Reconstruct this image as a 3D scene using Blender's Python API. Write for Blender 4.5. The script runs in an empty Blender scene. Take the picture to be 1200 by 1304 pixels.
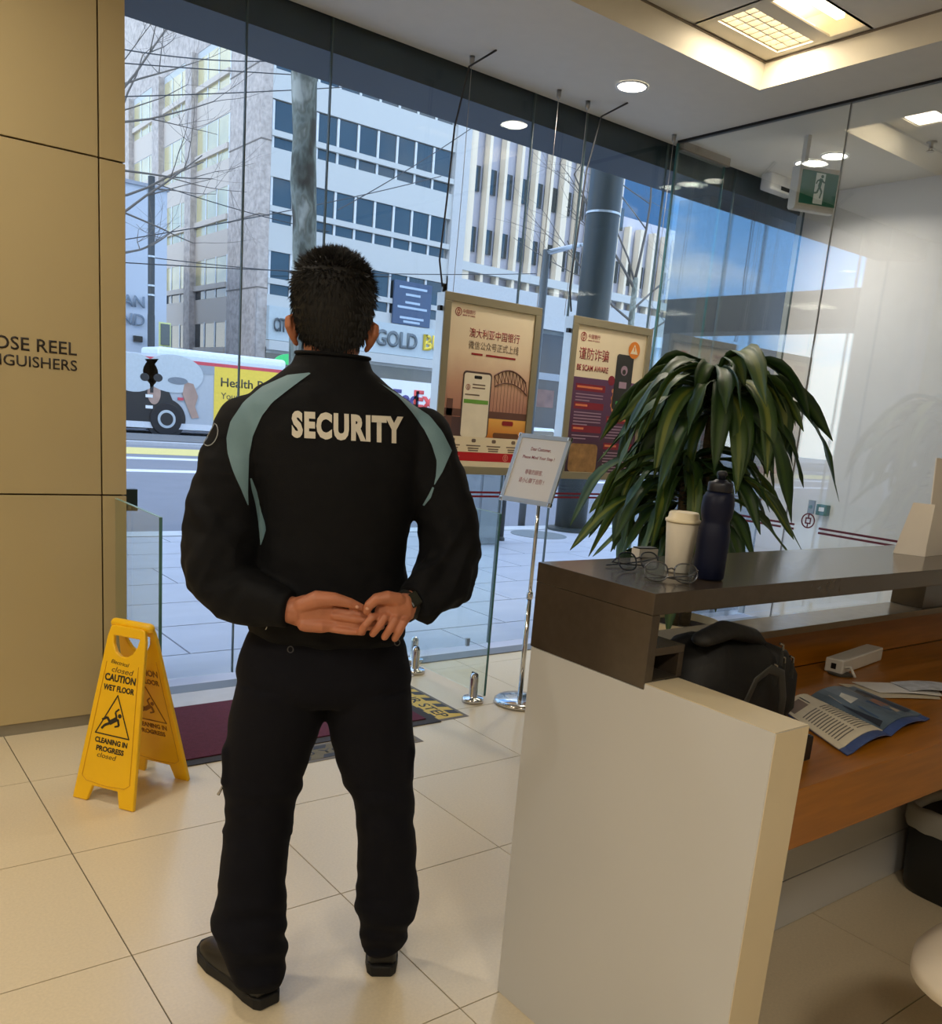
import bpy, bmesh, math, random
from mathutils import Vector, Matrix, noise
from mathutils.bvhtree import BVHTree
random.seed(7)
scn = bpy.context.scene
COL = scn.collection

# ---------------------------------------------------------------- camera
EYE = Vector((0.0, 0.0, 1.42))
YAW, PIT, ROL, FPX, CXP, CYP = 0.6640918, -0.2185210, 0.0827237, 1127.026, 600.0, 776.457
_f = Vector((math.sin(YAW) * math.cos(PIT), math.cos(YAW) * math.cos(PIT), math.sin(PIT)))
_r = Vector((math.cos(YAW), -math.sin(YAW), 0.0))
_d = -_r.cross(_f)
CR = _r * math.cos(ROL) - _d * math.sin(ROL)
CD = _r * math.sin(ROL) + _d * math.cos(ROL)
CF = _f
cam_data = bpy.data.cameras.new('camera')
cam_data.sensor_fit = 'HORIZONTAL'
cam_data.sensor_width = 36.0
cam_data.lens = FPX / 1200.0 * 36.0
cam_data.shift_y = (CYP - 652.0) / 1200.0
cam_data.clip_start = 0.05
cam_data.clip_end = 600.0
cam = bpy.data.objects.new('camera', cam_data)
COL.objects.link(cam)
_up = -CD
_bk = -CF
cam.matrix_world = Matrix(((CR.x, _up.x, _bk.x, EYE.x), (CR.y, _up.y, _bk.y, EYE.y), (CR.z, _up.z, _bk.z, EYE.z), (0, 0, 0, 1)))
scn.camera = cam

# ---------------------------------------------------------------- view, world, daylight
scn.view_settings.view_transform = 'Standard'
scn.view_settings.look = 'None'
scn.view_settings.gamma = 1.0
scn.view_settings.use_curve_mapping = False
scn.view_settings.exposure = 0.0
try:
    scn.cycles.transparent_max_bounces = 32
    scn.cycles.max_bounces = 10
    scn.cycles.caustics_reflective = False
    scn.cycles.caustics_refractive = False
    scn.cycles.sample_clamp_indirect = 6.0
except Exception:
    pass

SKY_STRENGTH = 2.6
world = bpy.data.worlds.new('sky')
scn.world = world
world.use_nodes = True
nt = world.node_tree
nt.nodes.clear()
def wn(t, **k):
    n = nt.nodes.new(t)
    for a, b in k.items():
        setattr(n, a, b)
    return n
tc = wn('ShaderNodeTexCoord')
sep = wn('ShaderNodeSeparateXYZ')
nt.links.new(tc.outputs['Generated'], sep.inputs[0])
ramp = wn('ShaderNodeValToRGB')
ramp.color_ramp.elements[0].position = 0.0
ramp.color_ramp.elements[0].color = (0.52, 0.73, 0.96, 1)
ramp.color_ramp.elements[1].position = 0.6
ramp.color_ramp.elements[1].color = (0.13, 0.35, 0.82, 1)
_e = ramp.color_ramp.elements.new(0.11)
_e.color = (0.20, 0.48, 0.95, 1)
nt.links.new(sep.outputs['Z'], ramp.inputs[0])
mp = wn('ShaderNodeMapping')
mp.inputs['Scale'].default_value = (1.0, 1.0, 2.6)
nt.links.new(tc.outputs['Generated'], mp.inputs[0])
nz = wn('ShaderNodeTexNoise')
nz.inputs['Scale'].default_value = 3.2
nz.inputs['Detail'].default_value = 7.0
nt.links.new(mp.outputs[0], nz.inputs['Vector'])
cr = wn('ShaderNodeValToRGB')
cr.color_ramp.elements[0].position = 0.44
cr.color_ramp.elements[1].position = 0.60
nt.links.new(nz.outputs['Fac'], cr.inputs[0])
mx = wn('ShaderNodeMix', data_type='RGBA')
nt.links.new(cr.outputs[0], mx.inputs[0])
nt.links.new(ramp.outputs[0], mx.inputs[6])
mx.inputs[7].default_value = (0.98, 0.99, 1.0, 1)
bg = wn('ShaderNodeBackground')
bg.inputs['Strength'].default_value = SKY_STRENGTH
nt.links.new(mx.outputs[2], bg.inputs[0])
wo = wn('ShaderNodeOutputWorld')
nt.links.new(bg.outputs[0], wo.inputs[0])

sun_data = bpy.data.lights.new('sun', 'SUN')
sun_data.energy = 0.9
sun_data.angle = math.radians(2.0)
sun_data.color = (1.0, 0.93, 0.80)
sun = bpy.data.objects.new('sun', sun_data)
COL.objects.link(sun)
# the sun stands high, behind the bank: the street is shaded by it, upper floors across are lit
sun.rotation_euler = Vector((0.80, 0.38, -0.47)).to_track_quat('-Z', 'Y').to_euler()
sun.location = (-30, -10, 40)

# ---------------------------------------------------------------- helpers
def ray(u, v):
    return CR * ((u - CXP) / FPX) + CD * ((v - CYP) / FPX) + CF
def on_x(u, v, x):
    d = ray(u, v); return EYE + d * ((x - EYE.x) / d.x)
def on_y(u, v, y):
    d = ray(u, v); return EYE + d * ((y - EYE.y) / d.y)
def on_z(u, v, z):
    d = ray(u, v); return EYE + d * ((z - EYE.z) / d.z)

def lin(c):
    c = c / 255.0
    return c / 12.92 if c <= 0.04045 else ((c + 0.055) / 1.055) ** 2.4
def rgb(r, g, b):
    return (lin(r), lin(g), lin(b), 1.0)

MATS = {}
def mat(name, col, rough=0.5, metal=0.0, var=0.06, scale=12.0, bump=0.0, bscale=60.0, spec=0.5, sss=0.0, emit=None, estr=0.0, alpha=None, stretch=None, coat=0.0):
    if name in MATS:
        return MATS[name]
    m = bpy.data.materials.new(name)
    m.use_nodes = True
    n = m.node_tree.nodes
    l = m.node_tree.links
    b = n['Principled BSDF']
    c = rgb(*col)
    t = n.new('ShaderNodeTexCoord')
    mpn = n.new('ShaderNodeMapping')
    l.new(t.outputs['Object'], mpn.inputs[0])
    if stretch:
        mpn.inputs['Scale'].default_value = stretch
    nzn = n.new('ShaderNodeTexNoise')
    nzn.inputs['Scale'].default_value = scale
    nzn.inputs['Detail'].default_value = 5.0
    l.new(mpn.outputs[0], nzn.inputs['Vector'])
    mxn = n.new('ShaderNodeMix')
    mxn.data_type = 'RGBA'
    mxn.inputs[6].default_value = tuple(max(0.0, x * (1 - var * 2)) for x in c[:3]) + (1,)
    mxn.inputs[7].default_value = tuple(min(1.0, x * (1 + var * 2)) for x in c[:3]) + (1,)
    l.new(nzn.outputs['Fac'], mxn.inputs[0])
    l.new(mxn.outputs[2], b.inputs['Base Color'])
    b.inputs['Roughness'].default_value = rough
    b.inputs['Metallic'].default_value = metal
    b.inputs['Specular IOR Level'].default_value = spec
    if coat:
        b.inputs['Coat Weight'].default_value = coat
        b.inputs['Coat Roughness'].default_value = 0.12
    if sss:
        b.inputs['Subsurface Weight'].default_value = sss
        b.inputs['Subsurface Radius'].default_value = (0.012, 0.005, 0.003)
    if bump:
        n2 = n.new('ShaderNodeTexNoise')
        n2.inputs['Scale'].default_value = bscale
        n2.inputs['Detail'].default_value = 4.0
        l.new(mpn.outputs[0], n2.inputs['Vector'])
        bp = n.new('ShaderNodeBump')
        bp.inputs['Strength'].default_value = bump
        bp.inputs['Distance'].default_value = 0.01
        l.new(n2.outputs['Fac'], bp.inputs['Height'])
        l.new(bp.outputs[0], b.inputs['Normal'])
    if emit:
        b.inputs['Emission Color'].default_value = rgb(*emit)
        b.inputs['Emission Strength'].default_value = estr
    MATS[name] = m
    return m

def glass_mat(name, tint, refl, rough=0.0):
    """thin sheet glass: light passes straight through, a share is mirrored, more at grazing angles"""
    if name in MATS:
        return MATS[name]
    m = bpy.data.materials.new(name)
    m.use_nodes = True
    n = m.node_tree.nodes
    l = m.node_tree.links
    n.clear()
    out = n.new('ShaderNodeOutputMaterial')
    tr = n.new('ShaderNodeBsdfTransparent')
    tr.inputs[0].default_value = tuple(tint) + (1,)
    gl = n.new('ShaderNodeBsdfGlossy')
    gl.inputs['Roughness'].default_value = rough
    gl.inputs['Color'].default_value = (0.95, 0.98, 1.0, 1)
    lw = n.new('ShaderNodeLayerWeight')
    lw.inputs['Blend'].default_value = 0.5
    pw_ = n.new('ShaderNodeMath')
    pw_.operation = 'POWER'
    pw_.inputs[1].default_value = 5.0
    l.new(lw.outputs['Facing'], pw_.inputs[0])
    ad = n.new('ShaderNodeMath')
    ad.operation = 'MULTIPLY_ADD'
    ad.inputs[1].default_value = 0.9 - refl
    ad.inputs[2].default_value = 0.03 + refl
    l.new(pw_.outputs[0], ad.inputs[0])
    mx_ = n.new('ShaderNodeMixShader')
    l.new(ad.outputs[0], mx_.inputs[0])
    l.new(tr.outputs[0], mx_.inputs[1])
    l.new(gl.outputs[0], mx_.inputs[2])
    l.new(mx_.outputs[0], out.inputs[0])
    MATS[name] = m
    return m

WM = {}
def world_of(o):
    return WM.get(o.name, Matrix.Identity(4))

class MB:
    def __init__(s):
        s.v = []; s.f = []
    def add(s, vs, fs):
        k = len(s.v)
        s.v += [tuple(p) for p in vs]
        s.f += [tuple(i + k for i in f) for f in fs]
        return s
    def box(s, x0, x1, y0, y1, z0, z1):
        return s.add([(x0, y0, z0), (x1, y0, z0), (x1, y1, z0), (x0, y1, z0), (x0, y0, z1), (x1, y0, z1), (x1, y1, z1), (x0, y1, z1)],
                     [(0, 3, 2, 1), (4, 5, 6, 7), (0, 1, 5, 4), (1, 2, 6, 5), (2, 3, 7, 6), (3, 0, 4, 7)])
    def obox(s, c, ax, ay, az):
        """box from centre and three half-axis vectors"""
        c = Vector(c); ax = Vector(ax); ay = Vector(ay); az = Vector(az)
        p = []
        for k in (-1, 1):
            for i, j in ((-1, -1), (1, -1), (1, 1), (-1, 1)):
                p.append(c + ax * i + ay * j + az * k)
        return s.add(p, [(0, 3, 2, 1), (4, 5, 6, 7), (0, 1, 5, 4), (1, 2, 6, 5), (2, 3, 7, 6), (3, 0, 4, 7)])
    def prism(s, poly, h, o=(0, 0, 0), ex=(1, 0, 0), ey=(0, 1, 0)):
        """2-D polygon in plane (ex, ey) at o, thickened by the vector h"""
        o = Vector(o); ex = Vector(ex); ey = Vector(ey); h = Vector(h)
        n = len(poly)
        b = [o + ex * p[0] + ey * p[1] for p in poly]
        t = [p + h for p in b]
        return s.add(b + t, [tuple(range(n))[::-1], tuple(range(n, 2 * n))] + [(i, (i + 1) % n, n + (i + 1) % n, n + i) for i in range(n)])
    def rings(s, rs, cap=True):
        n = len(rs[0]); k0 = 0
        vs = [p for r in rs for p in r]
        fs = []
        for a in range(len(rs) - 1):
            for i in range(n):
                j = (i + 1) % n
                fs.append((a * n + i, a * n + j, (a + 1) * n + j, (a + 1) * n + i))
        if cap:
            fs.append(tuple(range(n))[::-1])
            fs.append(tuple(range((len(rs) - 1) * n, len(rs) * n)))
        return s.add(vs, fs)
    def loft(s, specs, seg=32, n=2.0, cap=True):
        """specs: (xc, yc, z, half_width, half_depth) horizontal superellipse rings"""
        rs = []
        for xc, yc, z, a, b in specs:
            r = []
            for i in range(seg):
                t = 2 * math.pi * i / seg
                c_, s_ = math.cos(t), math.sin(t)
                r.append((xc + a * math.copysign(abs(c_) ** (2 / n), c_), yc + b * math.copysign(abs(s_) ** (2 / n), s_), z))
            rs.append(r)
        return s.rings(rs, cap)
    def tube(s, pts, rad, seg=10, flat=1.0, up=None, round_ends=False):
        pts = [Vector(p) for p in pts]
        if not hasattr(rad, '__len__'):
            rad = [rad] * len(pts)
        rad = list(rad)
        if round_ends:
            d0 = (pts[0] - pts[1]).normalized(); d1 = (pts[-1] - pts[-2]).normalized()
            r0, r1 = rad[0], rad[-1]
            pre = [(pts[0] + d0 * r0 * math.sin(a), r0 * math.cos(a)) for a in (1.45, 1.1, 0.6)]
            post = [(pts[-1] + d1 * r1 * math.sin(a), r1 * math.cos(a)) for a in (0.6, 1.1, 1.45)]
            pts = [p for p, _ in pre] + pts + [p for p, _ in post]
            rad = [r for _, r in pre] + rad + [r for _, r in post]
        rs = []
        prev = None
        for i, p in enumerate(pts):
            a = pts[max(i - 1, 0)]; b = pts[min(i + 1, len(pts) - 1)]
            d = (b - a)
            d = d.normalized() if d.length > 1e-9 else Vector((0, 0, 1))
            if prev is None:
                q = Vector(up) if up else (Vector((0, 0, 1)) if abs(d.z) < 0.9 else Vector((1, 0, 0)))
            else:
                q = prev
            e1 = (q - d * q.dot(d))
            if e1.length < 1e-6:
                e1 = d.orthogonal()
            e1.normalize()
            prev = e1
            e2 = d.cross(e1)
            rs.append([p + e1 * (rad[i] * flat * math.cos(2 * math.pi * k / seg)) + e2 * (rad[i] * math.sin(2 * math.pi * k / seg)) for k in range(seg)])
        return s.rings(rs)
    def lathe(s, prof, seg=32, o=(0, 0, 0)):
        """profile of (radius, z)"""
        o = Vector(o)
        rs = [[o + Vector((r * math.cos(2 * math.pi * k / seg), r * math.sin(2 * math.pi * k / seg), z)) for k in range(seg)] for r, z in prof]
        return s.rings(rs)
    def ellipsoid(s, c, a, b, h, seg=16, rows=10):
        return s.loft([(c[0], c[1], c[2] + h * math.sin(t), max(1e-4, a * math.cos(t)), max(1e-4, b * math.cos(t))) for t in [(-0.49 + 0.98 * i / rows) * math.pi for i in range(rows + 1)]], seg)
    def xf(s, m):
        s.v = [tuple(m @ Vector(p)) for p in s.v]
        return s
    def mesh(s, name, smooth=False):
        me = bpy.data.meshes.new(name)
        me.from_pydata(s.v, [], s.f)
        bm = bmesh.new(); bm.from_mesh(me)
        bmesh.ops.recalc_face_normals(bm, faces=bm.faces)
        bm.to_mesh(me); bm.free()
        if smooth:
            me.polygons.foreach_set('use_smooth', [True] * len(me.polygons))
        me.update()
        return me
    def build(s, name, m, parent=None, smooth=False, bevel=0.0, bseg=2, local=False):
        return link(name, s.mesh(name, smooth), m, parent, bevel, bseg, local)

def link(name, me, m, parent=None, bevel=0.0, bseg=2, local=False):
    o = bpy.data.objects.new(name, me)
    COL.objects.link(o)
    if m is not None:
        me.materials.clear()
        me.materials.append(m)
    if parent is not None:
        o.parent = parent
        if not local:
            o.matrix_parent_inverse = world_of(parent).inverted()
            WM[o.name] = Matrix.Identity(4)
        else:
            WM[o.name] = world_of(parent)
    if bevel:
        b = o.modifiers.new('bevel', 'BEVEL')
        b.width = bevel; b.segments = bseg; b.limit_method = 'ANGLE'; b.angle_limit = 0.6
        b.harden_normals = False
    return o

def tag(o, label=None, cat=None, group=None, kind=None):
    if label: o['label'] = label
    if cat: o['category'] = cat
    if group: o['group'] = group
    if kind: o['kind'] = kind
    return o

def thing(name, loc, label, cat, group=None, rz=0.0):
    o = bpy.data.objects.new(name, None)
    o.empty_display_size = 0.1
    COL.objects.link(o)
    o.location = loc
    o.rotation_euler = (0, 0, rz)
    WM[o.name] = Matrix.Translation(Vector(loc)) @ Matrix.Rotation(rz, 4, 'Z')
    return tag(o, label, cat, group)

def struct(o):
    o['kind'] = 'structure'
    return o

def text_mesh(body, height, width=None, depth=0.001, bold=0.0, align='CENTER', shear=0.0, space=1.0):
    """flat lettering in the XY plane; scaled so that it is `height` tall (and `width` wide if given), origin at bottom centre/left"""
    cu = bpy.data.curves.new('lettering', 'FONT')
    cu.body = body
    cu.size = 1.0
    cu.offset = bold
    cu.shear = shear
    cu.space_character = space
    cu.resolution_u = 3
    ob = bpy.data.objects.new('lettering', cu)
    COL.objects.link(ob)
    dg = bpy.context.evaluated_depsgraph_get()
    me = bpy.data.meshes.new_from_object(ob.evaluated_get(dg))
    bpy.data.objects.remove(ob)
    bpy.data.curves.remove(cu)
    xs = [v.co.x for v in me.vertices]; ys = [v.co.y for v in me.vertices]
    x0, x1, y0, y1 = min(xs), max(xs), min(ys), max(ys)
    sy = height / (y1 - y0)
    sx = sy if width is None else width / (x1 - x0)
    ox = (x0 + x1) / 2 if align == 'CENTER' else x0
    for v in me.vertices:
        v.co = Vector(((v.co.x - ox) * sx, (v.co.y - y0) * sy, 0.0))
    if depth:
        bm = bmesh.new(); bm.from_mesh(me)
        r = bmesh.ops.extrude_face_region(bm, geom=bm.faces[:])
        bmesh.ops.translate(bm, verts=[g for g in r['geom'] if isinstance(g, bmesh.types.BMVert)], vec=(0, 0, depth))
        bmesh.ops.recalc_face_normals(bm, faces=bm.faces)
        bm.to_mesh(me); bm.free()
    return me

def frame_matrix(o, ex, ey):
    ex = Vector(ex).normalized(); ey = Vector(ey).normalized(); ez = ex.cross(ey)
    o = Vector(o)
    return Matrix(((ex.x, ey.x, ez.x, o.x), (ex.y, ey.y, ez.y, o.y), (ex.z, ey.z, ez.z, o.z), (0, 0, 0, 1)))

def lettering(name, body, o, ex, ey, height, m, parent, width=None, depth=0.001, bold=0.0, align='CENTER', shear=0.0):
    me = text_mesh(body, height, width, depth, bold, align, shear)
    me.transform(frame_matrix(o, ex, ey))
    return link(name, me, m, parent)

def copy_tree(o, parent=None):
    c = o.copy(); COL.objects.link(c)
    if parent is not None:
        c.parent = parent
    for ch in [x for x in o.children]:
        copy_tree(ch, c)
    return c

def ring_mark(name, o, ex, ey, r, m, parent, depth=0.001):
    """round mark: outer ring, square centre with a hole and two bars (the bank's coin emblem)"""
    mb = MB(); seg = 40
    o = Vector(o); ex = Vector(ex).normalized(); ey = Vector(ey).normalized(); ez = ex.cross(ey)
    def annulus(r0, r1):
        vs = []; fs = []
        for k in range(seg):
            a = 2 * math.pi * k / seg
            d = ex * math.cos(a) + ey * math.sin(a)
            vs += [o + d * r0, o + d * r1, o + d * r0 + ez * depth, o + d * r1 + ez * depth]
        for k in range(seg):
            i = 4 * k; j = 4 * ((k + 1) % seg)
            fs += [(i + 2, i + 3, j + 3, j + 2), (i, j, j + 1, i + 1), (i + 1, j + 1, j + 3, i + 3), (i, i + 2, j + 2, j)]
        mb.add(vs, fs)
    annulus(r * 0.82, r)
    a = r * 0.42; b = r * 0.24
    h = ez * depth
    for (x0, x1, y0, y1) in ((-a, a, b, a), (-a, a, -a, -b), (-a, -b, -b, b), (b, a, -b, b), (-r * .09, r * .09, a, r * .84), (-r * .09, r * .09, -r * .84, -a)):
        mb.prism([(x0, y0), (x1, y0), (x1, y1), (x0, y1)], h, o, ex, ey)
    return mb.build(name, m, parent)

def lamp(name, loc, size, power, color, parent=None, shape='DISK', size_y=None, spread=math.pi):
    d = bpy.data.lights.new(name, 'AREA')
    d.shape = shape
    d.size = size
    if size_y: d.size_y = size_y
    d.energy = power
    d.color = color
    d.spread = spread
    o = bpy.data.objects.new(name, d)
    COL.objects.link(o)
    if parent is not None:
        o.parent = parent
        o.location = Vector(loc) - parent.location
    else:
        o.location = loc
    return o
# ================================================================ SETTING
CEIL = 3.18
FAC = 4.21        # street glazing
WLY = 3.745       # beige wall face
WLX = 1.088       # beige wall end
PX = 4.57         # glass partition
WRX = 6.12        # white wall behind partition
XMIN, YMIN = -3.2, -4.2

M_tile = mat('floor_tile_stone', (216, 201, 172), rough=0.28, var=0.06, scale=130.0, bump=0.03, bscale=240.0, coat=0.15)
M_grout = mat('grout', (92, 84, 72), rough=0.9)
M_beige = mat('beige_panel', (182, 164, 122), rough=0.26, var=0.03, scale=1.5, coat=0.2)
M_groove = mat('groove', (70, 52, 34), rough=0.8)
M_skirt = mat('grey_skirting', (140, 132, 116), rough=0.5)
M_ceil = mat('ceiling_paint', (216, 212, 201), rough=0.85, var=0.02)
M_white = mat('white_paint', (236, 238, 240), rough=0.5, var=0.02)
M_black = mat('black_metal', (18, 18, 20), rough=0.4)
M_chrome = mat('polished_steel', (210, 208, 205), rough=0.12, metal=1.0, var=0.02)
M_steel = mat('brushed_steel', (170, 168, 165), rough=0.3, metal=1.0)
M_alu = mat('silver_frame', (190, 198, 205), rough=0.35, metal=0.6)
M_red = mat('crimson_print', (150, 22, 42), rough=0.5)
M_maroon_line = mat('maroon_print', (95, 20, 40), rough=0.5)
M_glass = glass_mat('street_glass', (0.935, 0.965, 0.965), 0.0)
M_part = glass_mat('partition_glass', (0.985, 0.995, 0.995), 0.11)
M_edge = mat('glass_edge_green', (74, 116, 112), rough=0.15, var=0.1)
M_bal = glass_mat('balustrade_glass', (0.93, 0.97, 0.95), 0.0)

# floor: dark slab with the tiles laid on it
fl = struct(MB().box(XMIN, WRX, YMIN, 3.99, -0.12, -0.004).build('floor', M_grout))
TS = 0.604
tile_me = MB().box(-TS / 2 + .0018, TS / 2 - .0018, -TS / 2 + .0018, TS / 2 - .0018, -0.016, 0.0).mesh('tile')
tile_me.materials.append(M_tile)
x0 = 0.611; y0 = 1.465; TSY = 0.5995
for i in range(-6, 10):
    for j in range(-9, 5):
        cxx = x0 + (i + .5) * TS; cyy = y0 + (j + .5) * TSY
        if cxx - .3 > WRX or cxx + .3 < XMIN or cyy - .3 > 3.9 or cyy + .3 < YMIN:
            continue
        # tiles cut by a wall or the threshold get their own size
        xa, xb = max(cxx - TS / 2, XMIN), min(cxx + TS / 2, WRX)
        ya, yb = max(cyy - TSY / 2, YMIN), min(cyy + TSY / 2, 3.99)
        if cyy > 2.9 and xb <= WLX + .3 and yb > WLY:
            yb = WLY + .02
        if yb - ya < 0.05 or xb - xa < 0.05:
            continue
        o = bpy.data.objects.new('tile', tile_me)
        COL.objects.link(o)
        o.parent = fl
        o.location = ((xa + xb) / 2, (ya + yb) / 2, 0)
        o.scale = ((xb - xa) / TS, (yb - ya) / TS, 1)
# threshold
tr = struct(MB().box(WLX, 4.6, 3.99, 4.10, -0.06, 0.006).build('trim_1', mat('door_track', (120, 124, 130), rough=0.4, metal=0.4)))
struct(MB().box(WLX, 2.62, 3.80, 3.985, 0.0005, 0.007).build('trim_2', mat('threshold_plate', (200, 200, 205), rough=0.35)))
struct(MB().box(4.6, WRX, 3.99, 4.10, -0.06, 0.006).build('trim_3', MATS['door_track']))

# beige wall, panel by panel
wl = struct(MB().box(XMIN, WLX - .01, WLY + .02, WLY + .36, 0, CEIL).build('wall_left', M_groove))
for (xa, xb) in ((-2.4, -0.72), (-0.72, 0.996), (0.996, WLX)):
    for (za, zb) in ((0.046, 0.975), (0.975, 2.234), (2.234, CEIL)):
        g = 0.003
        MB().box(xa + (g if xa > -2.4 else 0), xb - (g if xb < WLX else -.004), WLY, WLY + .03, za + g, zb - (g if zb < CEIL else 0)).build('wall_panel', M_beige, wl, bevel=0.0015)
MB().box(WLX - .005, WLX + .004, WLY + .031, WLY + .36, 0.0, CEIL).build('end_panel', M_beige, wl)
struct(MB().box(XMIN, WLX, WLY + .008, WLY + .03, 0, 0.046).build('baseboard_left', M_skirt))
M_letter = mat('dark_lettering', (42, 34, 26), rough=0.5)
L1 = lettering('lettering', 'HOSE REEL', (0.70, WLY - .0005, 1.510), (1, 0, 0), (0, 0, 1), 0.048, M_letter, wl, width=0.335, bold=0.008)
L2 = lettering('lettering', 'EXTINGUISHERS', (0.70, WLY - .0005, 1.452), (1, 0, 0), (0, 0, 1), 0.040, M_letter, wl, width=0.42, bold=0.008)
for o in (L1, L2):
    xs = max(v.co.x for v in o.data.vertices)
    for v in o.data.vertices:
        v.co.x += 0.908 - xs

# ceiling with the recessed coffer
CX0, CX1, CY0, CY1 = 2.55, 4.165, 1.55, 3.25
ce = MB()
ce.box(XMIN, WRX, CY1, FAC, CEIL, CEIL + .08)
ce.box(XMIN, WRX, YMIN, CY0, CEIL, CEIL + .08)
ce.box(XMIN, CX0, CY0, CY1, CEIL, CEIL + .08)
ce.box(CX1, WRX, CY0, CY1, CEIL, CEIL + .08)
ceil = struct(ce.build('ceiling', M_ceil))
ck = MB()
ZI = CEIL + .12
IX0, IX1, IY0, IY1 = CX0 + .02, CX1 - .012, CY0 + .02, CY1 - .024
for a, b, c, d in (((CX0, CY1), (CX1, CY1), (IX1, IY1), (IX0, IY1)), ((CX1, CY1), (CX1, CY0), (IX1, IY0), (IX1, IY1)),
                   ((CX1, CY0), (CX0, CY0), (IX0, IY0), (IX1, IY0)), ((CX0, CY0), (CX0, CY1), (IX0, IY1), (IX0, IY0))):
    ck.add([(a[0], a[1], CEIL), (b[0], b[1], CEIL), (c[0], c[1], ZI), (d[0], d[1], ZI)], [(0, 1, 2, 3)])
ck.build('coffer_side', mat('coffer_paint', (225, 216, 196), rough=0.7, var=0.02), ceil)
# upper panel of the coffer with the lamp opening
HX0, HX1, HY0, HY1 = 3.58, 4.145, 2.645, 3.22
ZP = ZI + .006
up = MB()
up.box(CX0 - .1, CX1 + .1, HY1, CY1 + .1, ZP, ZP + .03)
up.box(CX0 - .1, CX1 + .1, CY0 - .1, HY0, ZP, ZP + .03)
up.box(CX0 - .1, HX0, HY0, HY1, ZP, ZP + .03)
up.box(HX1, CX1 + .1, HY0, HY1, ZP, ZP + .03)
up.build('coffer_panel', M_ceil, ceil)
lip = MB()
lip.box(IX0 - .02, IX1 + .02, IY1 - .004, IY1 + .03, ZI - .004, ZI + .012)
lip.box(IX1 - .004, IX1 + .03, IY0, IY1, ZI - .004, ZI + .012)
lip.build('coffer_lip', mat('coffer_lip_brown', (120, 108, 92), rough=0.7), ceil)  # thin brown lip along two upper edges of the coffer
MB().box(CX0 - .1, CX1 + .1, CY0 - .1, CY1 + .1, ZP + .30, ZP + .32).build('coffer_cap', M_ceil, ceil)
fn = MB()
for (xa, xb, ya, yb) in ((HX0, HX1, HY1, HY1 + .015), (HX0, HX1, HY0 - .015, HY0), (HX0 - .015, HX0, HY0, HY1), (HX1, HX1 + .015, HY0, HY1)):
    fn.box(xa, xb, ya, yb, ZP, ZP + .16)
fn.box(HX0, HX1, HY0, HY1, ZP + .14, ZP + .16)
fn.box(HX0, HX0 + .04, HY0, HY1, ZP + .001, ZP + .01)
fn.box(HX0 + .0401, HX1, HY1 - .10, HY1, ZP + .001, ZP + .01)
fn.box(HX0 + .0401, 4.0999, 2.83, 2.915, ZP + .001, ZP + .01)
fn.box(4.10, HX1, HY0, HY1 - .1001, ZP + .001, ZP + .01)
fn.build('lamp_well', MATS['coffer_paint'], ceil)
struct(MB().box(XMIN, WRX, YMIN - .1, YMIN, 0, CEIL).build('wall_back', mat('back_wall_paint', (206, 198, 182), rough=0.6)))
struct(MB().box(XMIN - .1, XMIN, YMIN, WLY, 0, CEIL).build('wall_side', MATS['back_wall_paint']))
struct(MB().box(WRX, WRX + .1, YMIN, FAC + .06, 0, CEIL).build('wall_right', M_white))

# fluorescent fitting in the well
WARM = (1.0, 0.87, 0.68)
M_tube = mat('fluorescent_glow', (255, 246, 225), emit=(255, 240, 208), estr=4.5)
t = thing('louvre_light', (3.86, 2.95, ZP + .1), 'recessed fluorescent louvre light in the ceiling coffer', 'ceiling light')
zl = ZP + .012
Mw = mat('louvre_white', (240, 232, 214), rough=0.35)
MB().box(3.62, 4.10, 2.92, 3.12, zl + .05, zl + .06).build('lamp_panel', M_tube, t)
for k in range(9):
    xx = 3.625 + .47 * k / 8
    MB().box(xx - .004, xx + .004, 2.92, 3.12, zl, zl + .045).build('louvre', Mw, t)
for k in range(4):
    yy = 2.92 + .2 * k / 3
    MB().box(3.62, 4.10, yy - .004, yy + .004, zl, zl + .045).build('louvre', Mw, t)
MB().box(3.66, 4.09, 2.76, 2.80, zl + .05, zl + .08).build('tube', M_tube, t)
lamp('coffer_lamp', (3.86, 3.02, zl - .004), 0.46, 8, WARM, t, 'RECTANGLE', 0.18)

# downlights
M_dl = mat('downlight_lens', (255, 250, 238), emit=(255, 246, 226), estr=9.0)
def downlight(x, y, label, power=15, size=.075):
    d = thing('ceiling_downlight', (x, y, CEIL), label, 'ceiling light', 'round ceiling downlights')
    mb = MB()
    seg = 28
    rs = []
    for r, z in ((size + .012, CEIL - .001), (size + .012, CEIL - .006), (size, CEIL - .007), (size, CEIL - .001)):
        rs.append([(x + r * math.cos(2 * math.pi * k / seg), y + r * math.sin(2 * math.pi * k / seg), z) for k in range(seg)])
    mb.rings(rs, cap=False)
    mb.build('rim', M_white, d, smooth=True)
    MB().lathe([(size, CEIL - .0005), (size, CEIL - .004)], 28, (x, y, 0)).build('lens', M_dl, d)
    lamp('downlight_lamp', (x, y, CEIL - .012), size * 2, power, (1.0, 0.90, 0.76), d, spread=math.radians(150))
    return d
downlight(3.707, 3.724, 'round ceiling downlight in front of the street glazing, left of the glass partition')
downlight(5.417, 3.760, 'warm round ceiling downlight beyond the glass partition, left one of the pair', 7)
downlight(5.377, 3.545, 'bright round ceiling downlight beyond the glass partition, right one of the pair', 9)
downlight(0.2, 2.9, 'round ceiling downlight out of view above the wet floor sign')
downlight(-1.8, 2.6, 'round ceiling downlight out of view farthest left along the beige wall')
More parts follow.
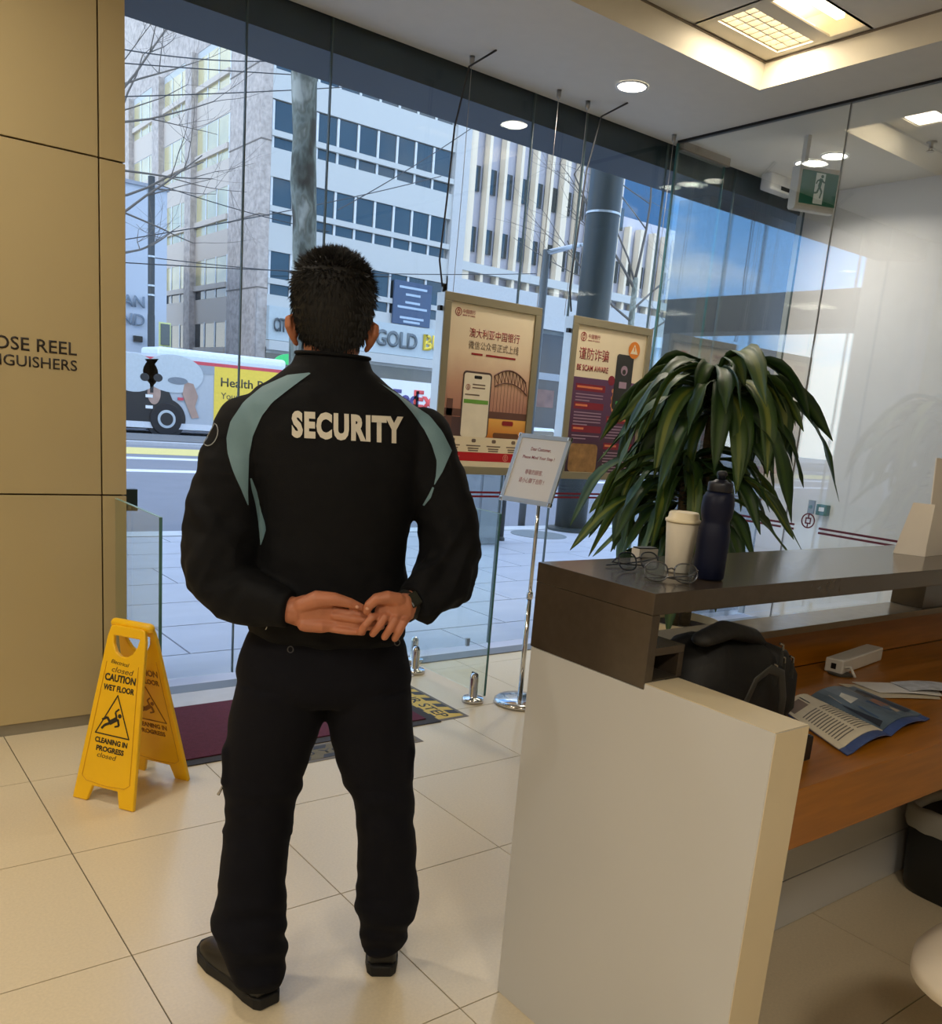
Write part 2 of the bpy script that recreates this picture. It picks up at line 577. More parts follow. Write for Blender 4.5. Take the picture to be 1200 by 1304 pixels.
for (x, y, lab) in ((0.3, -1.2, 'square ceiling light panel straight behind the viewer'), (-1.8, -1.2, 'square ceiling light panel behind the viewer to the left'), (-1.8, 1.2, 'square ceiling light panel at the viewer\'s left side')):
    tt = thing('ceiling_troffer', (x, y, CEIL), lab, 'ceiling light', 'square ceiling panels')
    MB().box(x - .3, x + .3, y - .3, y + .3, CEIL - .012, CEIL - .001).build('frame', M_white, tt)
    MB().box(x - .27, x + .27, y - .27, y + .27, CEIL - .016, CEIL - .0125).build('diffuser', M_tube, tt)
    lamp('troffer_lamp', (x, y, CEIL - .03), 0.5, 30, (1.0, 0.90, 0.75), tt, 'SQUARE')

# street glazing
hb = struct(MB().box(WLX, WRX + .3, FAC + .04, FAC + .42, 3.045, 3.6).build('trim_4', mat('dark_header', (44, 58, 68), rough=0.5)))
MB().box(XMIN, WRX + .3, FAC - .0, FAC + .5, CEIL + .08, 3.6).build('roof_slab', MATS['dark_header'], hb)
struct(MB().box(-9, 9, -7, FAC + .35, 3.61, 19).build('wall_upper', mat('bank_upper', (150, 146, 140), rough=.8)))
JO = [WLX + .01, 1.76, 2.185, 3.455, 3.862, PX + .01, 5.28, WRX]
wins = []
for k in range(len(JO) - 1):
    a, b = JO[k], JO[k + 1]
    p = struct(MB().box(a + .004, b - .004, FAC, FAC + .012, 0.006, CEIL - .001).build('window_%d' % (k + 1), M_glass))
    MB().box(b - .004, b + .002, FAC - .002, FAC + .014, 0.006, CEIL - .001).build('joint', mat('joint_seal', (84, 100, 102), rough=.4), p)
    wins.append(p)
# red guide lines on the glass
for k, (a, b) in enumerate(((2.84, 3.45), (3.46, 3.855), (3.868, 4.565))):
    for zz in (0.958, 0.934):
        MB().box(a, b, FAC - .0022, FAC - .0012, zz - .006, zz + .006).build('guide_line', M_red, wins[2 + k])
# small floor clips under the glazing
for x in (3.28,):
    MB().box(x - .012, x + .012, FAC - .02, FAC - .002, 0.006, .055).build('glass_clip', M_steel, wins[2])

# dark cladding beyond the right-hand panes
cl = struct(MB().box(5.3, 6.6, FAC + .22, FAC + .5, -0.05, 3.045).build('wall_outer', mat('dark_cladding', (48, 58, 72), rough=0.5)))
# outer wing beside the entrance (left), with a projecting fascia
ow = struct(MB().prism([(XMIN - 4, WLY + .37), (1.0, WLY + .37), (1.255, 4.72), (XMIN - 4, 4.72)], (0, 0, 4.7), (0, 0, -.1)).build('wall_wing', mat('wing_render', (196, 192, 186), rough=0.8)))
fs = tag(MB().box(0.90, 1.25, 4.73, 7.4, 2.46, 2.82).build('projecting_fascia', mat('fascia_dark', (38, 42, 52), rough=0.4)), 'dark projecting fascia box outside beside the entrance', 'fascia')

# glass partition
pw = []
for k, (a, b) in enumerate(((2.968, 4.125), (1.5, 2.962), (0.0, 1.494))):
    p = struct(MB().box(PX, PX + .012, a, b, 0.012, CEIL - .014).build('window_%d' % (len(JO) + k), M_part))
    pw.append(p)
MB().box(PX + .001, PX + .011, 2.9625, 2.9675, 0.012, CEIL - .014).build('joint', mat('grey_silicone', (96, 96, 92), rough=0.5), pw[0])
struct(MB().box(PX - .008, PX + .02, 0.0, 4.13, CEIL - .014, CEIL).build('trim_5', M_black))
struct(MB().box(PX - .008, PX + .02, 0.0, 4.13, 0.0005, 0.012).build('trim_6', M_steel))
rp = struct(MB().box(PX + .014, 5.04, 4.128, 4.138, 0.012, CEIL - .05).build('window_20', M_bal))
MB().box(5.04, 5.046, 4.124, 4.142, 0.012, CEIL - .05).build('pane_edge', M_edge, rp)
MB().box(PX - .004, PX + .014, 4.126, 4.14, 0.012, CEIL - .014).build('pane_edge', M_edge, rp)
struct(MB().box(PX + .02, 5.06, 4.10, 4.16, CEIL - .05, CEIL).build('trim_7', mat('grey_beam', (150, 142, 128), rough=0.6)))
# guide lines and emblem on the partition
for (a, b, k) in ((2.985, 3.62, 0), (2.90, 2.960, 1), (1.6, 2.745, 1)):
    for zz in (0.945, 0.920):
        MB().box(PX - .0022, PX - .0012, a, b, zz - .006, zz + .006).build('guide_line', M_maroon_line, pw[k])
ring_mark('emblem', (PX - .0012, 2.818, 0.978), (0, -1, 0), (0, 0, 1), 0.043, M_maroon_line, pw[1])

# call points on the white wall
t = thing('exit_release', (WRX, 3.66, .92), 'green emergency break-glass release box on the white wall', 'switch')
MB().box(WRX - .045, WRX, 3.61, 3.70, 0.885, 0.965).build('housing', mat('green_plastic', (24, 96, 78), rough=0.4), t, bevel=.004)
MB().box(WRX - .047, WRX - .0455, 3.632, 3.676, 0.915, 0.945).build('glass_plate', M_white, t)
t = thing('door_button', (WRX, 3.76, .93), 'small grey door push button plate beside the green release box', 'switch')
MB().box(WRX - .018, WRX, 3.735, 3.785, 0.885, 0.985).build('plate', mat('grey_plate', (120, 128, 132), rough=0.4), t, bevel=.002)
MB().add(*(lambda n: ([(WRX - .018, 3.76 + .014 * math.cos(2 * math.pi * k / n), .935 + .014 * math.sin(2 * math.pi * k / n)) for k in range(n)] + [(WRX - .026, 3.76 + .012 * math.cos(2 * math.pi * k / n), .935 + .012 * math.sin(2 * math.pi * k / n)) for k in range(n)], [tuple(range(n, 2 * n))] + [(k, (k + 1) % n, n + (k + 1) % n, n + k) for k in range(n)]))(16)).build('button', MATS['green_plastic'], t)

# exit sign under the ceiling
p_ = on_y(1038, 242, 3.42)
t = thing('exit_sign', (p_.x, p_.y, p_.z), 'green running-man exit sign in a white box hung from the ceiling', 'exit sign')
ex = (Vector((1, 0, 0)) * .93 + Vector((0, -1, 0)) * .37).normalized()
en = Vector((-ex.y, ex.x, 0)) * -1
c = Vector(p_)
up_ = Vector((0, 0, 1))
prof = [(-.035, -.11), (-.02, -.125), (.03, -.125), (.045, -.11), (.045, .12), (-.035, .12)]
mb = MB(); mb.prism(prof, ex * .29, c - ex * .145, -en, up_)
mb.build('housing', mat('exit_housing', (225, 222, 214), rough=0.4), t, bevel=.004)
MB().obox(c - ex * .10 + up_ * ((CEIL - c.z + .12) / 2), ex * .012, en * .02, up_ * ((CEIL - c.z - .12) / 2)).build('bracket', MATS['exit_housing'], t)
MB().prism([(-.125, -.092), (.125, -.092), (.125, .092), (-.125, .092)], en * .003, c + en * .0352, ex, up_).build('sign_face', mat('exit_green', (20, 84, 62), rough=0.4, emit=(18, 96, 68), estr=0.15), t)
Mexw = mat('exit_white', (238, 244, 238), rough=0.4, emit=(230, 245, 235), estr=0.06)
MB().prism([(-.03, -.085), (.035, -.085), (.035, .085), (-.03, .085)], en * .001, c + en * .0384, ex, up_).build('doorway_symbol', Mexw, t)
def figure(parent, o, ex, ey, s, m, en, name='running_figure'):
    mb = MB()
    o = Vector(o)
    def limb(a, b, w):
        a = Vector(a); b = Vector(b); d = (b - a).normalized(); q = Vector((-d.y, d.x)) * w / 2
        mb.prism([tuple(p * s) for p in (a - q, b - q, b + q, a + q)], en * .001, o, ex, ey)
    n = 14
    mb.prism([((.12 + .11 * math.cos(2 * math.pi * k / n)) * s, (.80 + .11 * math.sin(2 * math.pi * k / n)) * s) for k in range(n)], en * .001, o, ex, ey)
    for a, b, w in (((.08, .66), (-.02, .1), .24), ((.05, .62), (.32, .42), .1), ((.32, .42), (.46, .52), .09), ((.05, .62), (-.24, .48), .1), ((-.24, .48), (-.3, .28), .09),
                    ((0, .12), (.22, -.2), .13), ((.22, -.2), (.12, -.62), .11), ((-.02, .1), (-.16, -.28), .13), ((-.16, -.28), (-.52, -.34), .11)):
        limb(a, b, w)
    return mb.build(name, m, parent)
figure(t, c + en * .0396 + ex * .002, ex, up_, .085, MATS['exit_green'], en)

# door operator box on the dark header, fire sprinkler
p_ = on_y(992, 236, 4.1)
t = thing('door_sensor', (p_.x, p_.y, p_.z), 'white door sensor box on the ceiling left of the exit sign', 'sensor')
MB().obox(p_, (.15, 0, 0), (0, .045, 0), (0, 0, .055)).build('housing', M_white, t, bevel=.012)
MB().obox(p_ + Vector((.02, -.046, -.03)), (.05, 0, 0), (0, .002, 0), (0, 0, .012)).build('lens_window', M_black, t)
t = thing('fire_sprinkler', (5.455, 2.97, CEIL), 'small fire sprinkler head hanging from the ceiling', 'sprinkler')
MB().lathe([(.03, CEIL), (.03, CEIL - .005), (.012, CEIL - .008), (.012, CEIL - .035)], 16, (5.455, 2.97, 0)).build('stem', M_steel, t, smooth=True)
MB().lathe([(.022, CEIL - .05), (.022, CEIL - .055)], 16, (5.455, 2.97, 0)).build('deflector', M_steel, t)
for sx in (-1, 1):
    MB().tube([(5.455 + sx * .013, 2.97, CEIL - .034), (5.455 + sx * .018, 2.97, CEIL - .052)], .003, 6).build('frame_arm', M_steel, t)
# ================================================================ STREET
PAVZ = -0.03
ROADZ = -0.16
KERB = 9.1
M_pave = mat('paving_stone', (196, 198, 208), rough=0.55, var=0.06, scale=3.0)
M_pgrout = mat('paving_joint', (120, 122, 132), rough=0.9)
M_road = mat('asphalt', (128, 130, 140), rough=0.8, var=0.06, scale=2.0, bump=0.1, bscale=80)
pv = struct(MB().box(-12, 40, 4.10, KERB, -0.4, PAVZ - .006).build('pavement', M_pgrout))
PW, PD = 1.15, 0.62
pave_me = MB().box(-.5, .5, -.5, .5, -0.02, 0).mesh('paver'); pave_me.materials.append(M_pave)
row = 0
y = 4.11
while y < KERB - .35:
    off = (row % 2) * PW * .5
    yd = min(PD, KERB - .32 - y)
    for k in range(-1, 14):
        xx = k * PW + off
        o = bpy.data.objects.new('paver', pave_me); COL.objects.link(o)
        o.parent = pv
        o.location = (xx + PW / 2, y + yd / 2, PAVZ); o.scale = (PW - .012, yd - .012, 1)
    y += PD; row += 1
MB().box(16, 40, 4.11, KERB - .32, PAVZ - .005, PAVZ).build('far_paving', M_pave, pv)
MB().box(-12, -1.2, 4.11, KERB - .32, PAVZ - .005, PAVZ).build('far_paving', M_pave, pv)
kb = struct(MB().box(-12, 60, KERB - .3, KERB, -0.3, PAVZ + .004).build('kerb', mat('kerb_stone', (214, 216, 220), rough=0.7)))
rd = struct(MB().box(-60, 120, KERB, 60, -0.6, ROADZ).build('road', M_road))
M_line = mat('road_white', (232, 232, 240), rough=0.7)
M_yel = mat('road_yellow', (226, 208, 130), rough=0.7)
def rdy(u, v, z=ROADZ): return on_z(u, v, z).y
for (v0, v1, m_) in ((598.5, 601.5, M_line), (571, 579, M_yel), (583, 585.5, M_line)):
    ya, yb = rdy(200, v1), rdy(200, v0)
    MB().box(-40, 110, ya, yb, ROADZ, ROADZ + .006).build('road_marking', m_, rd)
ya, yb = rdy(200, 568), rdy(200, 557)
MB().box(-40, 110, ya, yb, ROADZ, ROADZ + .10).build('median_strip', mat('median_concrete', (188, 190, 196), rough=0.8), rd)
MB().box(-40, 110, ya + .4, yb - .5, ROADZ + .1, ROADZ + .13).build('median_strip', mat('median_dark', (110, 112, 116), rough=0.8), rd)
fp = struct(MB().box(-60, 120, 34.2, 60, -0.4, ROADZ + .12).build('pavement_far', mat('far_paving', (180, 180, 184), rough=0.8)))

# ---------------------------------------------------------------- corner building
BY = 36.0
BX = 15.74
M_conc = mat('pebble_concrete', (182, 172, 166), rough=0.95, var=0.30, scale=5.0, bump=1.0, bscale=6.0)
M_spand = mat('pale_spandrel', (188, 191, 191), rough=0.7, var=0.03)
M_spand2 = mat('cream_spandrel', (198, 186, 175), rough=0.7, var=0.03)
M_win = mat('window_pane_dark', (46, 58, 64), rough=0.06, spec=0.9, var=0.25, scale=0.5)
M_win2 = mat('window_pane_reflection', (196, 184, 142), rough=0.12, spec=0.9, var=0.2, scale=0.6)  # a reflected yellow sky is put into the pane colour
M_mull = mat('pale_mullion', (206, 210, 214), rough=0.5)
A = thing('office_building', (20, 40, 0), 'pale corner office block with ribbon windows and a pebble concrete corner across the street', 'building')
TOP = 24.0
MB().box(BX, 25.1, BY + .25, 70, -.1, TOP).build('core', M_spand, A)
# corner pier
MB().box(BX - .02, BX + .42, BY, 39.25, -.1, TOP).build('corner_pier', M_conc, A)
MB().box(BX - .02, BX + .2, 39.25, 70, 16.0, TOP).build('blank_wall', M_conc, A)
for zz in (2.9, 5.7, 8.5, 11.3, 14.1, 17.0, 20):
    MB().box(BX - .035, BX + .43, BY - .015, 39.26, zz, zz + .05).build('pier_joint', mat('pier_joint_dark', (120, 112, 106), rough=.9), A)  # darker joint bands across the corner pier
rows = [15.70, 12.84, 10.03, 7.25, 4.5, 18.5]
for zt in rows:
    # street face: pale bands stand proud, windows sit back
    MB().box(BX + .42, 25.1, BY, BY + .25, zt - 2.82, zt - 1.74).build('spandrel', M_spand, A)
    MB().box(BX + .42, 25.1, BY - .06, BY + .25, zt - 1.32, zt - 1.10).build('sill_band', M_spand, A)
    n = 9
    x0_ = BX + .5; w_ = (24.95 - x0_) / n
    for k in range(n):
        xa = x0_ + k * w_
        f_ = MB().box(xa + .05, xa + w_ - .05, BY + .10, BY + .14, zt - 1.10, zt).build('window', M_win, A)
        MB().box(xa + .05, xa + w_ - .05, BY + .10, BY + .14, zt - 1.74, zt - 1.32).build('low_window', M_win, A)
        MB().box(xa - .05, xa + .05, BY + .04, BY + .2, zt - 1.74, zt).build('mullion', M_mull, A)
    if zt > 16:
        continue
    # side face bays
    for (ya, yb) in ((39.25, 43.1), (43.9, 47.6), (48.6, 52.4), (53.4, 57.2)):
        MB().box(BX - .02, BX + .2, ya, yb, zt - 2.82, zt - 1.74).build('spandrel', M_spand2, A)
        MB().box(BX - .12, BX + .2, ya, yb, zt - 1.36, zt - 1.14).build('sill_band', M_spand2, A)
        for k in range(3):
            d_ = (yb - ya) / 3
            MB().box(BX - .005, BX + .03, ya + k * d_ + .06, ya + (k + 1) * d_ - .06, zt - 1.14, zt).build('window', M_win2 if zt > 6 else M_win, A)
            MB().box(BX - .005, BX + .03, ya + k * d_ + .06, ya + (k + 1) * d_ - .06, zt - 1.74, zt - 1.36).build('low_window', M_win2 if zt > 9 else M_win, A)
            MB().box(BX - .03, BX + .05, ya + k * d_ - .06, ya + k * d_ + .06, zt - 1.74, zt).build('mullion', M_mull, A)
for (ya, yb) in ((43.1, 43.9), (47.6, 48.6), (52.4, 53.4)):
    MB().box(BX - .28, BX + .2, ya, yb, -.1, 16.0).build('column', M_conc, A)
# ground floor shops
MB().box(BX + .42, 25.1, BY - .25, BY + .2, 3.70, 5.05).build('sign_fascia', mat('fascia_grey', (178, 190, 196), rough=0.5), A)
MB().box(BX + .42, 25.1, BY - .35, BY + .2, 3.30, 3.68).build('fascia_ledge', M_spand, A)
MB().box(BX + .42, 25.1, BY - .05, BY + .2, 2.55, 3.3).build('shop_window', M_win, A)
MB().box(BX + .42, 25.1, BY - .05, BY + .2, -.1, 0.9).build('shop_base', mat('shop_base', (120, 120, 124), rough=0.7), A)
MB().box(BX + .42, 21.2, BY - .04, BY + .2, 0.9, 2.55).build('shop_window', mat('shop_maroon', (120, 74, 76), rough=0.5), A)
MB().box(21.2, 25.1, BY - .06, BY + .2, 0.6, 2.62).build('shop_sign', M_white, A)
M_lg = mat('sign_letter_grey', (96, 108, 116), rough=0.5)
M_ly = mat('sign_letter_yellow', (236, 206, 60), rough=0.5)
lettering('sign_lettering', 'CITY GOLD', (17.3, BY - .3, 4.05), (1, 0, 0), (0, 0, 1), .55, mat('sign_letter_dark', (70, 78, 84), rough=.5), A, width=1.9, depth=.04, bold=.02)
pg = on_y(505, 437, BY - .3); pg0 = on_y(479, 432, BY - .3); pg1 = on_y(531, 445, BY - .3)
lettering('sign_lettering', 'GOLD', ((pg0.x + pg1.x) / 2, BY - .27, 4.02), (1, 0, 0), (0, 0, 1), .72, M_lg, A, width=(pg1.x - pg0.x), depth=.05, bold=.025)
pb = on_y(539, 440, BY - .3)
lettering('sign_lettering', 'BU', (pb.x, BY - .27, 4.06), (1, 0, 0), (0, 0, 1), .72, M_ly, A, depth=.05, bold=.03, align='LEFT')
pf = on_y(511, 512, BY - .1); pf2 = on_y(527, 514, BY - .1); pf3 = on_y(551, 517, BY - .1)
lettering('shop_lettering', 'Fed', (pf2.x, BY - .07, 1.42), (1, 0, 0), (0, 0, 1), .78, mat('lettering_purple', (78, 70, 132), rough=.5), A, depth=.02, bold=.035, align='LEFT').location.x = -1.15
lettering('shop_lettering', 'Ex', (pf2.x, BY - .07, 1.42), (1, 0, 0), (0, 0, 1), .82, mat('lettering_orange', (226, 78, 74), rough=.5), A, depth=.02, bold=.035, align='LEFT', width=1.25)
# hanging navy sign above the shops
q0 = on_y(507, 352, BY - .4); q1 = on_y(551, 415, BY - .4)
b_ = tag(MB().box(q0.x, q1.x, BY - .16, BY - .065, q1.z - .1, q0.z - .1).build('lease_board', mat('navy_board', (58, 80, 112), rough=0.5)), 'navy blue notice board with white lines on the pale office block', 'sign board')
for k, (w_, zz) in enumerate(((1.5, .86), (.8, .70), (.8, .52), (1.6, .40), (1.3, .16), (.9, .07))):
    zc_ = q1.z - .1 + (q0.z - q1.z) * zz; xm = (q0.x + q1.x) / 2
    MB().box(xm - w_ / 2, xm + w_ / 2, BY - .175, BY - .16, zc_ - .05, zc_ + .05).build('text_line', mat('board_print', (170, 190, 210), rough=.6), b_)

# ---------------------------------------------------------------- finned building
Bd = thing('finned_building', (32, 40, 0), 'grey office block with tall cream vertical fins across the street', 'building')
M_fin = mat('cream_fin', (226, 212, 190), rough=0.7, var=0.05)
M_bwall = mat('grey_wall', (190, 190, 202), rough=0.8, var=0.04)
MB().box(25.4, 36.6, BY + .5, 52, 6.6, 24).build('core', M_bwall, Bd)
MB().box(36.6, 48, BY + .5, 52, 6.6, 12.4).build('low_core', M_bwall, Bd)
MB().box(25.1, 25.9, BY - .1, BY + .6, -.1, 24).build('end_pier', mat('grey_pier', (186, 188, 190), rough=.8), Bd)
for zt in (10.16, 12.85, 15.6, 18.4):
    for k in range(11 if zt > 12.4 else 22):
        MB().box(26.5 + k * 0.98 - .40, 26.5 + k * 0.98 + .40, BY + .40, BY + .48, zt - 1.22, zt - .1).build('window', M_win, Bd)
fin_me = MB().box(-.085, .085, -.06, .36, 0, 1).mesh('fin'); fin_me.materials.append(M_fin)
for k in range(22):
    fx = 26.15 + k * 0.98
    h_ = 15.0 if fx < 36.6 else 4.3
    o = bpy.data.objects.new('fin', fin_me); COL.objects.link(o); o.parent = Bd; o.matrix_parent_inverse = world_of(Bd).inverted()
    o.location = (fx, BY + .05, 7.55); o.scale = (2.2 if k % 6 == 0 else 1.0, 1, h_)
MB().box(25.9, 48, BY - .1, BY + .5, 7.95, 8.35).build('ledge', M_spand, Bd)
MB().box(25.1, 48, BY - .15, BY + .6, 5.9, 7.55).build('canopy_band', mat('band_grey', (184, 188, 192), rough=.7), Bd)
MB().box(25.1, 48, BY + .3, BY + .6, -.1, 5.9).build('shop_front', mat('shop_grey', (150, 160, 168), rough=.6), Bd)
MB().box(30.9, 33.0, BY + .1, BY + .29, .3, 5.7).build('shop_window', mat('shop_dark', (44, 54, 66), rough=.15), Bd)
MB().box(33.6, 40.0, BY + .1, BY + .29, .3, 5.2).build('shop_window', MATS['shop_dark'], Bd)
MB().box(31.2, 32.6, BY + .05, BY + .09, 2.0, 2.9).build('window_poster', mat('window_poster', (120, 92, 84), rough=.6, var=.4, scale=2.), Bd)
MB().box(31.0, 32.9, BY + .05, BY + .09, 3.4, 3.75).build('window_band', mat('window_band', (150, 158, 168), rough=.6), Bd)
for x in (28, 30.4, 33.3):
    MB().box(x - .2, x + .2, BY, BY + .3, -.1, 5.9).build('shop_pier', mat('shop_pier', (206, 216, 224), rough=.6), Bd)

# dark blue tower added to stand in for a reflection
T = thing('reflection_tower', (55, 70, 0), 'added dark blue tower standing in for a reflection behind the finned block', 'building')
M_tow = mat('reflection_tower_blue', (52, 84, 116), rough=0.08, spec=0.8, var=.1, scale=.2)
MB().box(52, 74, 60, 80, 0, 44).build('body', M_tow, T)
for k in range(10):
    MB().box(51.9, 74.1, 59.9, 60.0, 2 + k * 4.2, 2.25 + k * 4.2).build('floor_band', mat('tower_band', (74, 100, 126), rough=.4), T)

# ---------------------------------------------------------------- pale building on the left with lettering
Wb = thing('white_building', (8, 38, 0), 'plain white building with dark wall lettering beside the office block', 'building')
MB().box(-10, 12.03, BY, 46, -.1, 8.60).build('wall', mat('white_render', (182, 191, 205), rough=.8, var=.02), Wb)
MB().box(-10.1, 12.1, BY - .08, 46.1, 8.60, 8.72).build('coping', mat('coping_grey', (150, 156, 168), rough=.8), Wb)
M_wl = mat('wall_letter', (112, 126, 142), rough=.6)
pa = on_y(184, 396, BY - .1)
la = lettering('wall_lettering', 'AN', (0, BY - .06, 4.28), (1, 0, 0), (0, 0, 1), .42, M_wl, Wb, depth=.04, bold=.012)
lb = lettering('wall_lettering', 'ND', (0, BY - .06, 3.62), (1, 0, 0), (0, 0, 1), .42, M_wl, Wb, depth=.04, bold=.012)
for o in (la, lb):
    xs = max(v.co.x for v in o.data.vertices)
    for v in o.data.vertices:
        v.co.x += 11.17 - xs
q = on_y(175, 432, BY)
MB().box(q.x - .16, q.x + .16, BY - .12, BY, q.z - .1, q.z + .12).build('wall_light', M_black, Wb)
q0 = on_y(205, 412, BY - 1); q1 = on_y(216, 440, BY - 1)
s_ = thing('street_sign', (q0.x, BY - 1, 0), 'small dark framed street notice beside the white building', 'sign')
MB().box(q0.x, q1.x, BY - 1.03, BY - .97, q1.z, q0.z).build('panel', mat('notice_grey', (96, 104, 104), rough=.6), s_)
MB().box(q0.x - .06, q1.x + .06, BY - .97, BY - .93, q1.z - .06, q0.z + .06).build('frame', mat('notice_frame', (214, 220, 150), rough=.6), s_)
MB().box((q0.x + q1.x) / 2 - .05, (q0.x + q1.x) / 2 + .05, BY - .96, BY - .9, ROADZ + .1, q1.z).build('post', M_steel, s_)

# ---------------------------------------------------------------- bus
BUSY = rdy(210, 554)
def bp(u, v): return on_y(u, v, BUSY)
bus = thing('city_bus', (10, BUSY, ROADZ), 'grey and yellow city bus with a red roof line and a painted advertisement', 'bus')
xr = bp(378, 500).x; xl = bp(150, 500).x - 4.0
zr = bp(162, 449).z; zb = bp(180, 545).z
M_busg = mat('bus_grey', (176, 182, 190), rough=.35, var=.04, coat=.3)
mb = MB()
prof = [(BUSY, zb + .02), (BUSY + 2.5, zb + .02), (BUSY + 2.5, zr - .1), (BUSY + 2.35, zr + .05), (BUSY + .15, zr + .05), (BUSY, zr - .1)]
mb.prism([(p[0], p[1]) for p in prof], (xr - xl, 0, 0), (xl, 0, 0), (0, 1, 0), (0, 0, 1))
mb.build('body', M_busg, bus, bevel=.12, bseg=3)
ys = BUSY - .006
def bq(u0, v0, u1, v1, m_, name, dep=.012, lay=0):
    a = bp(u0, v0); b = bp(u1, v1)
    yy = ys - lay * .004
    return MB().box(min(a.x, b.x), max(a.x, b.x), yy - dep, yy, min(a.z, b.z), max(a.z, b.z)).build(name, m_, bus)
xa = bp(272.5, 500).x
MB().box(xa, xr - .12, ys - .012, ys, zb + .25, zr - .16).build('yellow_panel', mat('bus_yellow', (240, 206, 70), rough=.4), bus)
MB().box(xl, xr - .1, ys - .014, ys + .05, zr - .16, zr - .05).build('red_stripe', mat('bus_red', (206, 70, 84), rough=.4), bus)
MB().box(xl, xa, ys - .01, ys, zr - .45, zr - .16).build('window_band', mat('bus_window_film', (150, 158, 168), rough=.2), bus)
MB().box(xl, xr - .1, ys - .03, ys, zb + .02, zb + .22).build('skirt', mat('bus_skirt', (214, 218, 224), rough=.4), bus)
x1_ = bp(205, 445).x
MB().box(x1_, xr - .3, BUSY + .3, BUSY + 2.2, zr - .02, zr + .32).build('roof_unit', mat('bus_white', (226, 236, 246), rough=.4), bus, bevel=.12, bseg=3)
# advertisement figure: dark coat, two pale round shapes with dark pupils, a raised hand
M_bk = mat('bus_print_black', (28, 28, 32), rough=.4)
M_pl = mat('bus_print_pale', (190, 198, 204), rough=.4)
M_sk = mat('bus_print_skin', (172, 142, 128), rough=.5, var=.2, scale=3)
def bdisc(u, v, rx, rz, m_, name, lay, tilt=0.0):
    c_ = bp(u, v); n_ = 28
    yy = ys - .012 - lay * .004
    pts = []
    for k in range(n_):
        a = 2 * math.pi * k / n_
        px_, pz_ = rx * math.cos(a), rz * math.sin(a)
        pts.append((c_.x + px_ * math.cos(tilt) - pz_ * math.sin(tilt), c_.z + px_ * math.sin(tilt) + pz_ * math.cos(tilt)))
    return MB().prism(pts, (0, -.003, 0), (0, yy, 0), (1, 0, 0), (0, 0, 1)).build(name, m_, bus)
def bpoly(px, m_, name, lay):
    pts = [(bp(u, v).x, bp(u, v).z) for u, v in px]
    return MB().prism(pts, (0, -.003, 0), (0, ys - .012 - lay * .004, 0), (1, 0, 0), (0, 0, 1)).build(name, m_, bus)
bpoly([(150, 480), (193, 470), (207, 480), (222, 515), (224, 545), (140, 545)], M_bk, 'ad_coat', 0)
bpoly([(184, 457), (202, 457), (196, 465), (195, 500), (191, 500), (190, 465)], M_bk, 'ad_coat_collar', 2)
bdisc(196, 500, .22, .38, M_sk, 'ad_face', 1)
bdisc(170, 474, .80, .62, M_pl, 'ad_disc', 2)
bdisc(221, 476, 1.02, .62, M_pl, 'ad_disc', 2)
bdisc(184, 480, .15, .13, M_bk, 'ad_pupil', 3)
bdisc(201, 481, .15, .13, M_bk, 'ad_pupil', 3)
bpoly([(235, 486), (246, 489), (252, 505), (248, 518), (253, 532), (244, 533), (238, 518), (232, 502)], M_sk, 'ad_hand', 3)
bdisc(226, 485, .34, .12, mat('bus_print_grey', (120, 128, 138), rough=.4), 'ad_oval', 4)
bq(226, 506, 233, 510, MATS['bus_red'], 'tail_light', .03, 5)
for (u, v) in ((189, 504), (189, 518)):
    bq(u - 4, v - 2.2, u + 5, v + 2.4, M_white, 'vent_handle', .03, 5)
M_bt = mat('bus_text', (58, 56, 44), rough=.5)
h0 = bp(281, 492)
lettering('ad_lettering', 'Health Pr', (h0.x, ys - .014, h0.z), (1, 0, 0), (0, 0, 1), .30, M_bt, bus, width=1.75, depth=.004, align='LEFT', bold=.012)
h0 = bp(281, 508)
lettering('ad_lettering', 'Your', (h0.x, ys - .014, h0.z), (1, 0, 0), (0, 0, 1), .22, M_bt, bus, depth=.004, align='LEFT')
def wheel(u, v):
    c_ = bp(u, v); r_ = c_.z - ROADZ
    w = []
    seg = 28
    def disc(prof, m_, name, par):
        rs = [[(c_.x + r * math.cos(2 * math.pi * k / seg), yy, c_.z + r * math.sin(2 * math.pi * k / seg)) for k in range(seg)] for r, yy in prof]
        return MB().rings(rs).build(name, m_, par, smooth=False)
    disc([(r_ + .14, BUSY - .02), (r_ + .14, BUSY + .1)], M_bk, 'wheel_arch', bus)
    tyre = disc([(r_ - .02, BUSY - .10), (r_, BUSY - .06), (r_, BUSY + .2)], mat('tyre', (36, 36, 40), rough=.8), 'wheel', bus)
    disc([(r_ * .56, BUSY - .115), (r_ * .56, BUSY - .08)], M_alu, 'rim', tyre)
    disc([(r_ * .40, BUSY - .125), (r_ * .40, BUSY - .11)], M_bk, 'hub', tyre)
wheel(211, 533.5)
